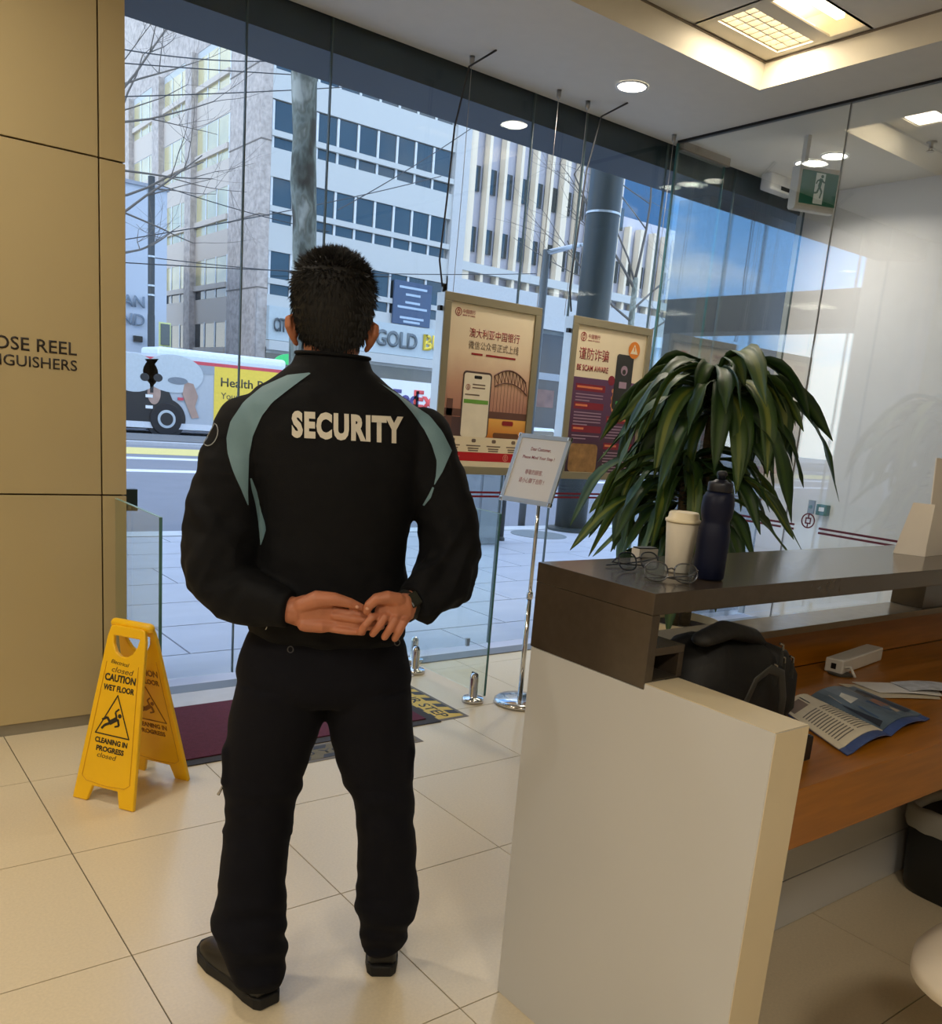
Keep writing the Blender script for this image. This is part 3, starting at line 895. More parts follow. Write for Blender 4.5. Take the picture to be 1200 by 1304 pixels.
# white car between the posters' gap, pale green shop sign
def car(u, v, Y, label):
    c_ = on_y(u, v, Y)
    t = thing('white_car', (c_.x, Y, ROADZ), label, 'car')
    pr = [(-2.1, .25), (-2.1, .75), (-1.6, .86), (-.9, 1.32), (.6, 1.36), (1.4, .92), (2.1, .78), (2.1, .25)]
    MB().prism(pr, (0, 1.7, 0), (c_.x, Y, ROADZ), (1, 0, 0), (0, 0, 1)).build('body', mat('car_white', (226, 232, 236), rough=.25, coat=.5), t, bevel=.06, bseg=2)
    MB().prism([(-1.2, .9), (-.82, 1.26), (.55, 1.29), (1.05, .93)], (0, -.012, 0), (c_.x, Y, ROADZ), (1, 0, 0), (0, 0, 1)).build('side_window', M_win, t)
    for dx in (-1.3, 1.3):
        rs = [[(c_.x + dx + r * math.cos(2 * math.pi * k / 20), yy, ROADZ + .32 + r * math.sin(2 * math.pi * k / 20)) for k in range(20)] for r, yy in ((.30, Y - .03), (.32, Y), (.32, Y + .2))]
        MB().rings(rs).build('wheel', MATS['tyre'], t)
car(682, 548, 16.0, 'white car on the road between the two posters')
q = on_y(366, 456, 33.2)
t = thing('green_sign', (q.x, 33.2, 0), 'bright green curved shop sign behind the bus roof', 'sign')
MB().prism([(.75 * math.cos(a), .42 * math.sin(a)) for a in [math.pi * k / 14 for k in range(15)]], (0, .12, 0), (q.x + .2, 33.2, q.z - .25), (1, 0, 0), (0, 0, 1)).build('panel', mat('sign_green', (70, 214, 120), rough=.5), t)
MB().tube([(q.x + .2, 33.26, ROADZ + .1), (q.x + .2, 33.26, q.z - .2)], .05, 8).build('post', M_steel, t)

# ---------------------------------------------------------------- street furniture
def pole(name, label, cat, x, y, r, z1, m_, z0=PAVZ):
    t = thing(name, (x, y, z0), label, cat)
    MB().tube([(x, y, z0), (x, y, z1)], r, 20).build('shaft', m_, t, smooth=True)
    MB().lathe([(r * 1.5, z0), (r * 1.5, z0 + .03), (r * 1.02, z0 + .05)], 20, (x, y, 0)).build('base_collar', m_, t)
    return t
M_col = mat('column_steel', (40, 52, 54), rough=.45, var=.08)
t = pole('awning_column', 'thick dark grey round column on the pavement behind the right poster', 'column', 8.40, 8.7, .215, 6.2, M_col)
q = on_y(772, 269, 8.5)
MB().lathe([(.222, q.z), (.222, q.z + .025)], 24, (8.40, 8.7, 0)).build('strap', M_alu, t)
M_dk = mat('pole_dark', (52, 58, 62), rough=.5)
t = pole('tram_pole', 'dark slim tram pole in front of the white building', 'pole', 10.68, 33.6, .115, 8.5, M_dk, ROADZ)
for v in (328, 365, 377):
    q = on_y(193, v, 33.6)
    MB().lathe([(.14, q.z), (.14, q.z + .06)], 14, (10.68, 33.6, 0)).build('band', M_alu, t)
MB().lathe([(.125, 2.2), (.125, 3.9)], 14, (10.68, 33.6, 0)).build('sleeve', M_dk, t)
t = pole('street_lamp', 'grey street lamp with a pale angled arm between the posters', 'street lamp', 8.04, 9.3, .05, 3.56, mat('lamp_grey', (104, 110, 112), rough=.5), ROADZ)
MB().tube([(8.02, 9.28, 3.52), (8.55, 9.25, 3.70)], [.035, .03], 10).build('arm', M_alu, t)
MB().obox((8.72, 9.24, 3.755), (.17, 0, .055), (0, .05, 0), (0, 0, .02)).build('lantern', M_alu, t, bevel=.01)
t = pole('pavement_post', 'thin grey post standing beside the sign stand board outside', 'pole', 6.66, 8.05, .03, 1.6, M_dk)
q = on_z(624, 690, 0)
t = thing('utility_cabinet', (q.x, q.y, PAVZ), 'grey metal utility cabinet on the pavement under the left poster', 'cabinet')
MB().box(q.x - .2, q.x + .14, q.y, q.y + .4, PAVZ, 1.35).build('body', mat('cabinet_grey', (132, 140, 146), rough=.6, var=.2, scale=8), t, bevel=.01)
MB().box(q.x - .17, q.x + .11, q.y - .008, q.y, PAVZ + .08, 1.28).build('door', mat('cabinet_door', (140, 148, 154), rough=.6), t)
q = on_z(686, 681, PAVZ)
tag(MB().lathe([(.36, PAVZ), (.36, PAVZ + .006)], 32, (q.x, q.y, 0)).build('manhole_cover', mat('manhole', (128, 136, 140), rough=.7)), 'round grey manhole cover in the pavement', 'manhole cover')

# tram wires
M_wire = mat('wire_black', (52, 54, 58), rough=.6)
def wire(a, b, sag, r=.009):
    a = Vector(a); b = Vector(b)
    pts = [a.lerp(b, k / 24) - Vector((0, 0, 4 * sag * (k / 24) * (1 - k / 24))) for k in range(25)]
    return pts
WL = [((160, 57), (345, 71), 14), ((160, 75), (600, 98), 16), ((160, 118), (575, 96), 18), ((193, 232), (420, 295), 33.6), ((193, 328), (500, 352), 33.6), ((165, 300), (480, 240), 20), ((165, 330), (585, 345), 17), ((480, 235), (640, 130), 15)]
for k, (p0, p1, Y) in enumerate(WL):
    a = on_y(*p0, Y); b = on_y(*p1, Y + 1.5 if Y < 30 else BY + .02)
    d_ = b - a
    o = MB().tube(wire(a - d_ * (.25 if Y < 30 else 0), b + d_ * (.35 if Y < 30 else 0), .12), .003 + .0004 * Y, 6).build('tram_wire', M_wire)
    tag(o, 'black overhead tram wire %s' % ('crossing high over the office block corner', 'second from the top across the office block', 'rising past the third floor windows', 'strung from the top of the tram pole', 'strung from the tram pole clamps towards the shops', 'slanting up to the right in front of the office block', 'lowest one running above the gold sign', 'slanting up beside the cream fins')[k], 'wire', 'overhead tram wires')

# ---------------------------------------------------------------- bare trees
M_bark = mat('plane_bark', (128, 130, 120), rough=.95, var=.42, scale=4.5, bump=.3, bscale=20, stretch=(1, 1, .5))
def bark_mat():
    m = bpy.data.materials.new('blotched_bark'); m.use_nodes = True
    n = m.node_tree.nodes; l = m.node_tree.links; b = n['Principled BSDF']
    t = n.new('ShaderNodeTexCoord'); mp_ = n.new('ShaderNodeMapping'); mp_.inputs['Scale'].default_value = (1, 1, .45); l.new(t.outputs['Object'], mp_.inputs[0])
    z = n.new('ShaderNodeTexNoise'); z.inputs['Scale'].default_value = 7.0; z.inputs['Detail'].default_value = 3.0; l.new(mp_.outputs[0], z.inputs['Vector'])
    r = n.new('ShaderNodeValToRGB'); r.color_ramp.interpolation = 'LINEAR'; l.new(z.outputs['Fac'], r.inputs[0])
    e = r.color_ramp.elements; e[0].position = .34; e[0].color = rgb(84, 80, 72); e[1].position = .68; e[1].color = rgb(204, 204, 192)
    for p, c_ in ((.43, (112, 116, 106)), (.50, (150, 156, 146)), (.56, (128, 130, 118))):
        x = e.new(p); x.color = rgb(*c_)
    l.new(r.outputs[0], b.inputs['Base Color']); b.inputs['Roughness'].default_value = .95
    return m
M_bark = bark_mat()
M_twig = mat('twig_bark', (112, 106, 100), rough=.9)
def branch(mb, p, d, length, r, depth, rng, bend=.25, min_r=.004, spread=.75, seg=5):
    pts = [p]; q = Vector(p); dd = Vector(d).normalized()
    n = 5
    for k in range(n):
        dd = (dd + Vector((rng.uniform(-1, 1), rng.uniform(-1, 1), rng.uniform(-.5, .9))) * bend * .5).normalized()
        q = q + dd * length / n
        pts.append(q.copy())
    mb.tube(pts, [r * (1 - .55 * k / n) for k in range(n + 1)], seg if r < .05 else 9)
    if depth <= 0 or r < min_r:
        return
    for k in range(rng.choice((2, 3, 3))):
        i = rng.randint(2, n)
        side = Vector((rng.uniform(-1, 1), rng.uniform(-1, 1), rng.uniform(-.35, .8))).normalized()
        nd = (dd * (1 - spread * .5) + side * spread).normalized()
        branch(mb, pts[i], nd, length * rng.uniform(.5, .8), r * (1 - .55 * i / n) * .62, depth - 1, rng, bend, min_r, spread, seg)
def tree(label, base, trunk_pts, trunk_r, limbs, seed, depth=4, m_trunk=M_bark, m_limb=M_twig, name='plane_tree'):
    rng = random.Random(seed)
    t = thing(name, base, label, 'tree', 'bare street trees')
    MB().tube(trunk_pts, trunk_r, 16).build('trunk', m_trunk, t, smooth=True)
    for (p, d, L, r) in limbs:
        mb = MB()
        branch(mb, Vector(p), Vector(d), L, r, depth, rng)
        mb.build('branch', m_limb, t, smooth=True)
    return t
tree('pale barked plane tree trunk behind the guard\'s head', (4.2, 8.6, PAVZ),
     [(4.30, 8.6, PAVZ), (4.30, 8.6, .5), (4.28, 8.6, 1.2), (4.26, 8.6, 2.0), (4.245, 8.6, 2.8), (4.235, 8.6, 3.15), (4.205, 8.6, 3.5), (4.20, 8.6, 3.9), (4.175, 8.6, 4.4), (4.16, 8.6, 5.0), (4.18, 8.6, 5.8)],
     [.21, .165, .14, .135, .118, .118, .128, .112, .124, .128, .12],
     [((4.2, 8.6, 5.6), (-.6, .1, .8), 1.8, .09), ((4.2, 8.6, 5.7), (.6, .3, .8), 1.8, .09)], 3, 3)
tree('bare twiggy tree left of the office block corner', (5.6, 20, ROADZ),
     [(5.45, 20, ROADZ), (5.5, 20, 3), (5.4, 20, 7.2)], [.10, .08, .04],
     [((5.4, 20, 6.0), (.5, .2, .8), 2.2, .030), ((5.45, 20, 5.0), (.9, .1, .35), 2.4, .030), ((5.45, 20, 4.6), (.8, -.3, .6), 2.4, .030), ((5.5, 20, 4.0), (.9, .3, .1), 2.2, .028), ((5.4, 20, 6.2), (.1, 0, 1), 2.4, .030), ((5.4, 20, 6.6), (.7, 0, .9), 2.6, .030), ((5.42, 20, 5.6), (1, .1, .1), 2.2, .026), ((5.42, 20, 6.4), (1, -.1, .25), 2.3, .026), ((5.45, 20, 4.9), (.9, .1, -.25), 1.9, .024), ((5.4, 20, 7.0), (.9, .1, .4), 2.2, .026)], 11, 5)
tree('bare tree spreading thin branches over the cream fins', (13.2, 12.6, PAVZ),
     [(13.2, 12.6, ROADZ), (13.25, 12.6, 2.2), (13.2, 12.6, 4.2)], [.11, .08, .05],
     [((13.2, 12.6, 4.0), (-.8, .1, .75), 2.4, .030), ((13.2, 12.6, 3.4), (-.9, .0, .45), 2.2, .026), ((13.2, 12.6, 4.2), (.2, .0, 1), 2.2, .030), ((13.2, 12.6, 3.6), (.8, .2, .6), 2.2, .026), ((13.2, 12.6, 3.0), (.9, -.1, .5), 2.0, .024), ((13.2, 12.6, 4.1), (-.5, .2, 1), 2.4, .022)], 23, 5)
tree('bare twiggy tree seen beside the partition corner', (17.5, 14.0, PAVZ),
     [(17.5, 14.0, ROADZ), (17.5, 14.0, 2.6), (17.4, 14, 4.6)], [.11, .08, .05],
     [((17.4, 14, 4.4), (-.5, .2, .9), 2.4, .018), ((17.5, 14, 3.6), (-.9, 0, .5), 2.2, .016), ((17.5, 14, 3.9), (.8, .1, .7), 2.4, .020), ((17.4, 14, 4.5), (.2, 0, 1), 2.4, .018), ((17.5, 14, 3.0), (.9, -.2, .4), 2.2, .016), ((17.45, 14, 3.3), (-.8, .2, .8), 2.2, .016), ((17.45, 14, 4.2), (-.7, -.2, .5), 2.2, .016), ((17.45, 14, 4.6), (-.2, .2, 1), 2.4, .016), ((17.45, 14, 2.7), (-.8, 0, .6), 2.0, .014)], 31, 5)
# ================================================================ RECEPTION COUNTER
M_stone = mat('brown_stone', (68, 59, 50), rough=0.22, var=0.10, scale=40., coat=0.3)
M_lam = mat('white_laminate', (196, 197, 198), rough=0.3, var=0.02, scale=2., coat=0.15)
M_creamtop = mat('cream_edge', (216, 202, 172), rough=0.3, var=0.02)
M_wood = mat('varnished_wood', (150, 92, 14), rough=0.36, var=0.20, scale=5., stretch=(1.2, 14, 14), coat=0.12)
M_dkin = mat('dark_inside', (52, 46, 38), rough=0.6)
t = thing('reception_counter', (2.6, 1.2, 0), 'reception counter with white end panel and polished brown stone top', 'counter')
mb = MB()
mb.prism([(0.82, 0), (1.472, 0), (1.472, 0.905), (1.125, 0.905), (1.125, 0.9175), (0.82, 0.9175)], (.103, 0, 0), (1.337, 0, 0), (0, 1, 0), (0, 0, 1))
mb.build('end_panel', M_lam, t, bevel=.0015)
MB().box(1.3375, 1.4395, 0.8205, 1.124, .9178, .9190).build('cream_cap', M_creamtop, t)
MB().box(1.3385, 1.4395, 0.8185, 0.8199, .002, .917).build('cream_edge_strip', M_creamtop, t)
MB().box(1.336, 3.95, 1.125, 1.475, 1.058, 1.103).build('stone_top', M_stone, t, bevel=.0015)
MB().box(1.336, 1.360, 1.125, 1.474, .906, 1.0575).build('stone_end', M_stone, t, bevel=.001)
MB().box(1.361, 3.95, 1.352, 1.473, .886, .906).build('stone_ledge', mat('pale_stone', (150, 138, 118), rough=.25, var=.06, scale=30, coat=.2), t, bevel=.001)
MB().box(2.96, 3.25, 1.36, 1.47, .907, 1.0575).build('stone_block', M_stone, t)
MB().box(1.441, 3.95, 1.366, 1.40, .782, .885).build('wood_upstand', M_wood, t)
MB().box(1.441, 3.95, 1.402, 1.472, .0, .885).build('front_panel', M_lam, t)
MB().box(1.441, 3.95, 1.262, 1.29, .002, .1605).build('kick_panel', M_lam, t, bevel=.001)
MB().box(1.441, 3.95, 1.262, 1.29, .1645, .652).build('inner_panel', M_lam, t, bevel=.001)
# small open stone channel standing on the end panel under the top
ch = MB()
ch.box(1.362, 1.452, 1.128, 1.35, .972, .988)
ch.build('channel_top', M_stone, t)
MB().box(1.436, 1.452, 1.128, 1.35, .9195, .9715).build('channel_side', M_stone, t)
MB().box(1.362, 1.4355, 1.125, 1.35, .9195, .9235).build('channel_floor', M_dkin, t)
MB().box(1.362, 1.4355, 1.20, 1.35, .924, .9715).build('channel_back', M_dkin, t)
d = tag(MB().box(1.4425, 3.95, .832, 1.364, .655, .781).build('work_desk', M_wood, bevel=.003), 'varnished wooden work surface behind the reception counter', 'desk')
MB().box(3.80, 3.86, .86, 1.25, .30, .654).build('bracket', M_lam, d)

# paper cup with lid
_q = on_z(862, 728, 1.103)
cx_, cy_ = _q.x, _q.y
t = thing('coffee_cup', (cx_, cy_, 1.103), 'white paper coffee cup with a cream lid on the counter', 'cup')
MB().lathe([(.001, 1.1035), (.0265, 1.1035), (.0275, 1.106), (.0375, 1.215), (.036, 1.216), (.001, 1.216)], 40, (cx_, cy_, 0)).build('cup_body', mat('paper_white', (206, 198, 182), rough=.6, var=.02), t, smooth=True)
MB().lathe([(.001, 1.2165), (.0385, 1.2165), (.0405, 1.219), (.0405, 1.223), (.0385, 1.2245), (.0355, 1.226), (.0335, 1.238), (.031, 1.2405), (.028, 1.2385), (.001, 1.2385)], 40, (cx_, cy_, 0)).build('lid', mat('cup_lid', (228, 216, 186), rough=.4, var=.02), t, smooth=True)
# drink bottle
bx_, by_ = 1.607, 1.212
t = thing('sports_bottle', (bx_, by_, 1.103), 'dark navy plastic sports bottle with a push cap on the counter', 'bottle')
MB().lathe([(.001, 1.1035), (.030, 1.1035), (.034, 1.108), (.0348, 1.15), (.0355, 1.19), (.0345, 1.214), (.0305, 1.226), (.030, 1.232), (.0335, 1.242), (.0350, 1.255), (.0350, 1.272), (.0335, 1.284), (.029, 1.293), (.026, 1.2955), (.001, 1.2955)], 44, (bx_, by_, 0)).build('bottle_body', mat('navy_plastic', (12, 19, 44), rough=.45, var=.05, spec=.25), t, smooth=True)
cp = MB().lathe([(.001, 1.296), (.026, 1.296), (.027, 1.2975), (.027, 1.314), (.0255, 1.3165), (.017, 1.3175), (.0125, 1.322), (.001, 1.322)], 40, (bx_, by_, 0)).build('screw_cap', mat('cap_plastic', (18, 22, 36), rough=.4), t, smooth=True)
MB().lathe([(.001, 1.3225), (.0085, 1.3225), (.0085, 1.330), (.0115, 1.332), (.011, 1.338), (.006, 1.341), (.001, 1.341)], 24, (bx_, by_, 0)).build('spout', MATS['cap_plastic'], cp, smooth=True)

# spectacles
M_rim = mat('dark_rim', (30, 38, 48), rough=.25)
M_lens = glass_mat('spectacle_lens', (.86, .89, .92), .0, .15)
def spectacles(o, rz, label, arm, tilt, m_lens):
    t = thing('spectacles', o, label, 'glasses', None, rz)
    def rimpts(cxx):
        out = []
        for k in range(29):
            a = 2 * math.pi * k / 28
            w_, h_ = .025, .0205
            x = cxx + w_ * math.copysign(abs(math.cos(a)) ** .8, math.cos(a))
            z = h_ * math.copysign(abs(math.sin(a)) ** .8, math.sin(a))
            out.append(Vector((x, z * math.sin(tilt), .022 + z * math.cos(tilt))))
        return out
    for cxx in (-.032, .032):
        pts = rimpts(cxx)
        r_ = MB().tube(pts, .0017, 8).build('rim', m_lens[1], t, smooth=True, local=True)
        cen = Vector((cxx, 0, .022))
        mb = MB(); n_ = 28
        nn = Vector((0, math.cos(tilt), -math.sin(tilt))) * .0008
        mb.add([cen + (p - cen) * .96 - nn for p in pts[:n_]] + [cen + (p - cen) * .96 + nn for p in pts[:n_]], [tuple(range(n_))[::-1], tuple(range(n_, 2 * n_))] + [(k, (k + 1) % n_, n_ + (k + 1) % n_, n_ + k) for k in range(n_)])
        mb.build('lens', m_lens[0], r_, local=True)
        WM[r_.name] = world_of(t)
    MB().tube([(-.008, .0, .028), (0, -.001, .031), (.008, 0, .028)], .0016, 8).build('bridge', m_lens[1], t, smooth=True, local=True)
    for sgn in (-1, 1):
        MB().tube([(sgn * .057, .0, .03), (sgn * .058, .008 * arm, .028), (sgn * .045, .040 * arm, .014), (sgn * -.01, (.052 + .006 * sgn) * arm, .006), (sgn * -.050, (.050 + .006 * sgn) * arm, .004)], .0018, 8).build('temple_arm', m_lens[1], t, smooth=True, local=True)
    return t
p1_ = on_z(812, 727, 1.103)
spectacles((p1_.x, p1_.y, 1.1035), math.radians(-8), 'dark rimmed spectacles lying at the counter corner, left pair', .9, .45, (M_lens, M_rim))
p2_ = on_z(853, 742, 1.103)
spectacles((p2_.x, p2_.y, 1.1035), math.radians(-34), 'thin metal rimmed spectacles lying in front of the paper cup', .35, .35, (M_lens, mat('grey_rim', (96, 98, 104), rough=.2, metal=.8)))
# spectacle case behind the pair, small white card box
p3_ = on_z(828, 712, 1.103)
t = thing('card_holder', (p3_.x, p3_.y, 1.103), 'small white card holder with a black top behind the spectacles', 'card holder')
MB().obox((p3_.x + .012, p3_.y + .03, 1.114), (.03, -.004, 0), (.002, .015, 0), (0, 0, .0105)).build('tray', mat('card_white', (206, 204, 198), rough=.5), t, bevel=.001)
MB().obox((p3_.x + .012, p3_.y + .03, 1.1262), (.028, -.004, 0), (.002, .013, 0), (0, 0, .0015)).build('lid', M_black, t)

# white brochure stand on the counter (right)
q0 = Vector((2.70, 1.354, 1.1035)); q1 = Vector((2.735, 1.284, 1.1035))
t = thing('brochure_stand', (2.80, 1.31, 1.103), 'white folded brochure stand at the right end of the counter top', 'brochure stand')
M_card = mat('white_card', (236, 230, 222), rough=.5, var=.02)
ax = (q1 - q0)
def wedge(x0_, x1_, h0, h1, name, thick=.003):
    pass
MB().add([(2.69, 1.356, 1.1035), (2.735, 1.280, 1.1035), (2.748, 1.284, 1.262), (2.716, 1.335, 1.262),
          (2.694, 1.358, 1.1035), (2.739, 1.282, 1.1035), (2.752, 1.286, 1.262), (2.720, 1.337, 1.262)],
         [(0, 1, 2, 3), (4, 7, 6, 5), (0, 4, 5, 1), (1, 5, 6, 2), (2, 6, 7, 3), (3, 7, 4, 0)]).build('side_leaf', M_card, t)
MB().add([(2.741, 1.2805, 1.1035), (3.02, 1.30, 1.1035), (3.0, 1.335, 1.40), (2.775, 1.318, 1.40),
          (2.741, 1.2845, 1.1035), (3.02, 1.304, 1.1035), (3.0, 1.339, 1.40), (2.775, 1.322, 1.40)],
         [(0, 1, 2, 3), (4, 7, 6, 5), (0, 4, 5, 1), (1, 5, 6, 2), (2, 6, 7, 3), (3, 7, 4, 0)]).build('front_leaf', M_card, t)
MB().box(2.755, 3.0, 1.345, 1.385, 1.1035, 1.12).build('foot', M_card, t)

# handbag on the desk
M_bag = mat('black_nylon', (7, 7, 8), rough=.7, var=.1, scale=30, bump=.25, bscale=28)
t = thing('duffel_bag', (1.62, 1.15, .781), 'black nylon duffel bag with silver zip pulls on the desk', 'bag')
bm_ = MB()
spec = []
for (z, hx, hy, ox, oy) in ((.7825, .15, .085, 0, 0), (.80, .175, .10, 0, 0), (.85, .18, .105, 0, .0), (.90, .172, .10, -.005, 0), (.945, .155, .088, -.01, 0), (.975, .125, .065, -.02, 0), (.99, .08, .035, -.03, .0)):
    spec.append((1.63 + ox, 1.165 + oy, z, hx, hy))
bm_.loft(spec, 48, 2.9)
bo = bm_.mesh('bag_body', True)
for v in bo.vertices:
    n_ = noise.noise(v.co * 14) * .012 + noise.noise(v.co * 34) * .005
    dx = Vector((v.co.x - 1.63, v.co.y - 1.165, (v.co.z - .88)))
    if v.co.z > .79:
        v.co += dx.normalized() * n_
link('bag_body', bo, M_bag, t)
# end pocket with zips, loose top flap
mb = MB().loft([(1.765, 1.155, .784, .035, .075), (1.78, 1.15, .82, .045, .085), (1.77, 1.15, .90, .05, .085), (1.75, 1.155, .95, .045, .07), (1.73, 1.155, .965, .02, .04)], 28, 2.6)
mb.build('end_pocket', M_bag, t, smooth=True)
mb = MB().tube([(1.475, 1.10, 1.005), (1.56, 1.11, 1.015), (1.66, 1.12, .992), (1.70, 1.12, .975)], [.026, .032, .03, .016], 14, flat=.6, round_ends=True)
mb.build('top_flap', M_bag, t, smooth=True)
MB().tube([(1.575, 1.055, .80), (1.56, 1.038, .87), (1.575, 1.03, .925), (1.615, 1.027, .945), (1.66, 1.028, .93), (1.685, 1.03, .87), (1.69, 1.032, .80)], .011, 10, flat=.25, up=(0, -1, 0)).build('handle', mat('bag_strap', (50, 50, 47), rough=.6), t, smooth=True)
M_zip = mat('zip_silver', (180, 180, 180), rough=.25, metal=1.)
for (u, v) in ((993, 822), (995, 838), (1006, 838), (985, 848)):
    q = on_y(u, v, 1.052)
    z_ = MB().tube([q + Vector((-.006, -.004, .006)), q + Vector((.004, -.006, .002)), q + Vector((.006, -.006, -.010))], .0028, 6).build('zip_pull', M_zip, t)
    MB().tube([q + Vector((.006, -.006, -.010)), q + Vector((.010, -.004, -.045))], [.004, .006], 6, flat=.3).build('zip_tab', MATS['bag_strap'], z_)

# small black desk item beside the end panel
q = on_z(1028, 969, .782)
t = thing('card_reader', (q.x, q.y, .782), 'small black device on the desk edge beside the white end panel', 'device')
MB().box(q.x - .03, q.x + .012, q.y, q.y + .05, .7825, .835).build('body', M_black, t, bevel=.003)
MB().box(q.x - .026, q.x + .008, q.y + .005, q.y + .045, .8352, .8362).build('screen', mat('screen_grey', (50, 54, 58), rough=.2), t)

# magazine, open
t = thing('magazine', (1.97, 1.03, .782), 'open magazine with blue cover edge and photo page on the desk', 'magazine')
S0 = Vector((1.945, .906, .784)); S1 = Vector((2.03, 1.165, .784))
def page(cA, cB, name, m_, lift, par, inset=0.0, zof=0.0):
    """curved leaf from the spine (S0-S1) to the outer edge (cA-cB)"""
    cA = Vector(cA); cB = Vector(cB); mb = MB(); n = 8
    vs = []; fs = []
    for i in range(n + 1):
        s_ = i / n
        z_ = lift * math.sin(min(1, s_ * 1.15) * math.pi) ** .8 * (1 - .35 * s_) + zof
        for (a, b) in ((S0, cA), (S1, cB)):
            p = a.lerp(b, s_)
            if inset:
                cen = (S0 + S1 + cA + cB) / 4
                p = p + (cen - p) * inset
            vs += [(p.x, p.y, p.z + z_ + .001), (p.x, p.y, p.z + z_ - .0012)]
    for i in range(n):
        k = i * 4
        fs += [(k, k + 4, k + 6, k + 2), (k + 1, k + 3, k + 7, k + 5), (k, k + 1, k + 5, k + 4), (k + 2, k + 6, k + 7, k + 3)]
    fs += [(0, 2, 3, 1), (n * 4, n * 4 + 1, n * 4 + 3, n * 4 + 2)]
    return mb.add(vs, fs).build(name, m_, par, smooth=False)
LA, LB = (1.725, .886, .784), (1.865, 1.15, .784)
RA, RB = (2.17, .928, .784), (2.24, 1.165, .784)
M_cov = mat('cover_blue', (62, 84, 140), rough=.35)
M_pg = mat('page_cream', (222, 212, 190), rough=.5, var=.03)
page(LA, LB, 'cover_leaf', M_cov, .016, t)
page(RA, RB, 'cover_leaf', M_cov, .016, t)
LA2, LB2 = (1.735, .912, .784), (1.868, 1.15, .784)
RA2, RB2 = (2.175, .952, .784), (2.235, 1.165, .784)
S0 = Vector((1.953, .932, .784))
pl = page(LA2, LB2, 'text_page', M_pg, .016, t, 0, .003)
pr = page(RA2, RB2, 'photo_page', mat('photo_print', (88, 104, 120), rough=.35, var=.55, scale=9.), .016, t, 0, .003)
def on_page(a, b, s_, v_):
    A_ = S0.lerp(Vector(a), s_); B_ = S1.lerp(Vector(b), s_)
    p = A_.lerp(B_, v_)
    z_ = .016 * math.sin(min(1, s_ * 1.15) * math.pi) ** .8 * (1 - .35 * s_) + .0048
    return Vector((p.x, p.y, p.z + z_))
M_ink = mat('text_ink', (110, 104, 96), rough=.7)
for c_ in range(2):
    for k in range(13):
        v_ = .10 + k * .045
        a_ = on_page(LA2, LB2, .10 + c_ * .42, v_); b_ = on_page(LA2, LB2, .45 + c_ * .42, v_)
        m_ = on_page(LA2, LB2, .28 + c_ * .42, v_)
        w = Vector((0.002, .004, 0))
        MB().add([a_, m_, b_, b_ + w, m_ + w, a_ + w], [(0, 1, 4, 5), (1, 2, 3, 4)]).build('text_line', M_ink, pl)
for (s0_, s1_, v0, v1, c_) in ((.1, .5, .78, .95, (70, 72, 80)), (.55, .92, .76, .93, (120, 104, 96))):
    MB().add([on_page(LA2, LB2, s0_, v0), on_page(LA2, LB2, s1_, v0), on_page(LA2, LB2, s1_, v1), on_page(LA2, LB2, s0_, v1)], [(0, 1, 2, 3)]).build('picture', mat('picture_%d' % c_[0], c_, rough=.5, var=.4, scale=14), pl)
for (s0_, s1_, v0, v1, c_) in ((.15, .55, .15, .5, (64, 92, 132)), (.5, .8, .3, .55, (168, 122, 104)), (.1, .7, .62, .9, (150, 150, 148)), (.75, .97, .1, .9, (58, 66, 82)), (.2, .42, .55, .8, (206, 200, 190)), (.55, .72, .12, .28, (196, 180, 160)), (.02, .14, .05, .6, (40, 46, 60)), (.62, .9, .6, .85, (96, 84, 72))):
    MB().add([on_page(RA2, RB2, s0_, v0), on_page(RA2, RB2, s1_, v0 + .03), on_page(RA2, RB2, s1_ - .05, v1), on_page(RA2, RB2, s0_ + .05, v1 - .05)], [(0, 1, 2, 3)]).build('picture', mat('picture_%d' % c_[0], c_, rough=.5, var=.4, scale=14), pr)

# papers at the back of the desk
Mp = mat('envelope_white', (216, 214, 212), rough=.6, var=.03)
Mp2 = mat('envelope_kraft', (196, 186, 166), rough=.6, var=.03)
def sheet(name, label, pts, z, m_, lift=.004):
    mb = MB()
    P = [Vector((p[0], p[1], z)) for p in pts]
    n = 6; vs = []; fs = []
    for i in range(n + 1):
        s_ = i / n
        for (a, b) in ((P[0], P[1]), (P[3], P[2])):
            p = a.lerp(b, s_); zz = lift * math.sin(s_ * math.pi)
            vs += [(p.x, p.y, p.z + zz + .0012), (p.x, p.y, p.z + zz)]
    for i in range(n):
        k = i * 4
        fs += [(k, k + 4, k + 6, k + 2), (k + 1, k + 3, k + 7, k + 5), (k, k + 1, k + 5, k + 4), (k + 2, k + 6, k + 7, k + 3)]
    fs += [(0, 2, 3, 1), (n * 4, n * 4 + 1, n * 4 + 3, n * 4 + 2)]
    o = mb.add(vs, fs).build(name, m_)
    return tag(o, label, 'paper', 'loose papers on the desk')
sheet('paper_sheet', 'kraft envelope lowest of the loose papers on the desk', ((2.23, 1.205), (2.45, 1.05), (2.38, 1.0), (2.20, 1.09)), .7825, Mp2, .002)
sheet('paper_sheet', 'white folded sheet upon the kraft envelope', ((2.27, 1.19), (2.47, 1.06), (2.40, 1.005), (2.25, 1.10)), .787, Mp, .004)
sheet('paper_sheet', 'printed slip on top of the loose papers by the desk edge', ((2.36, 1.13), (2.52, 1.05), (2.44, 1.0), (2.33, 1.06)), .7935, mat('slip_print', (182, 186, 194), rough=.6, var=.35, scale=30), .006)

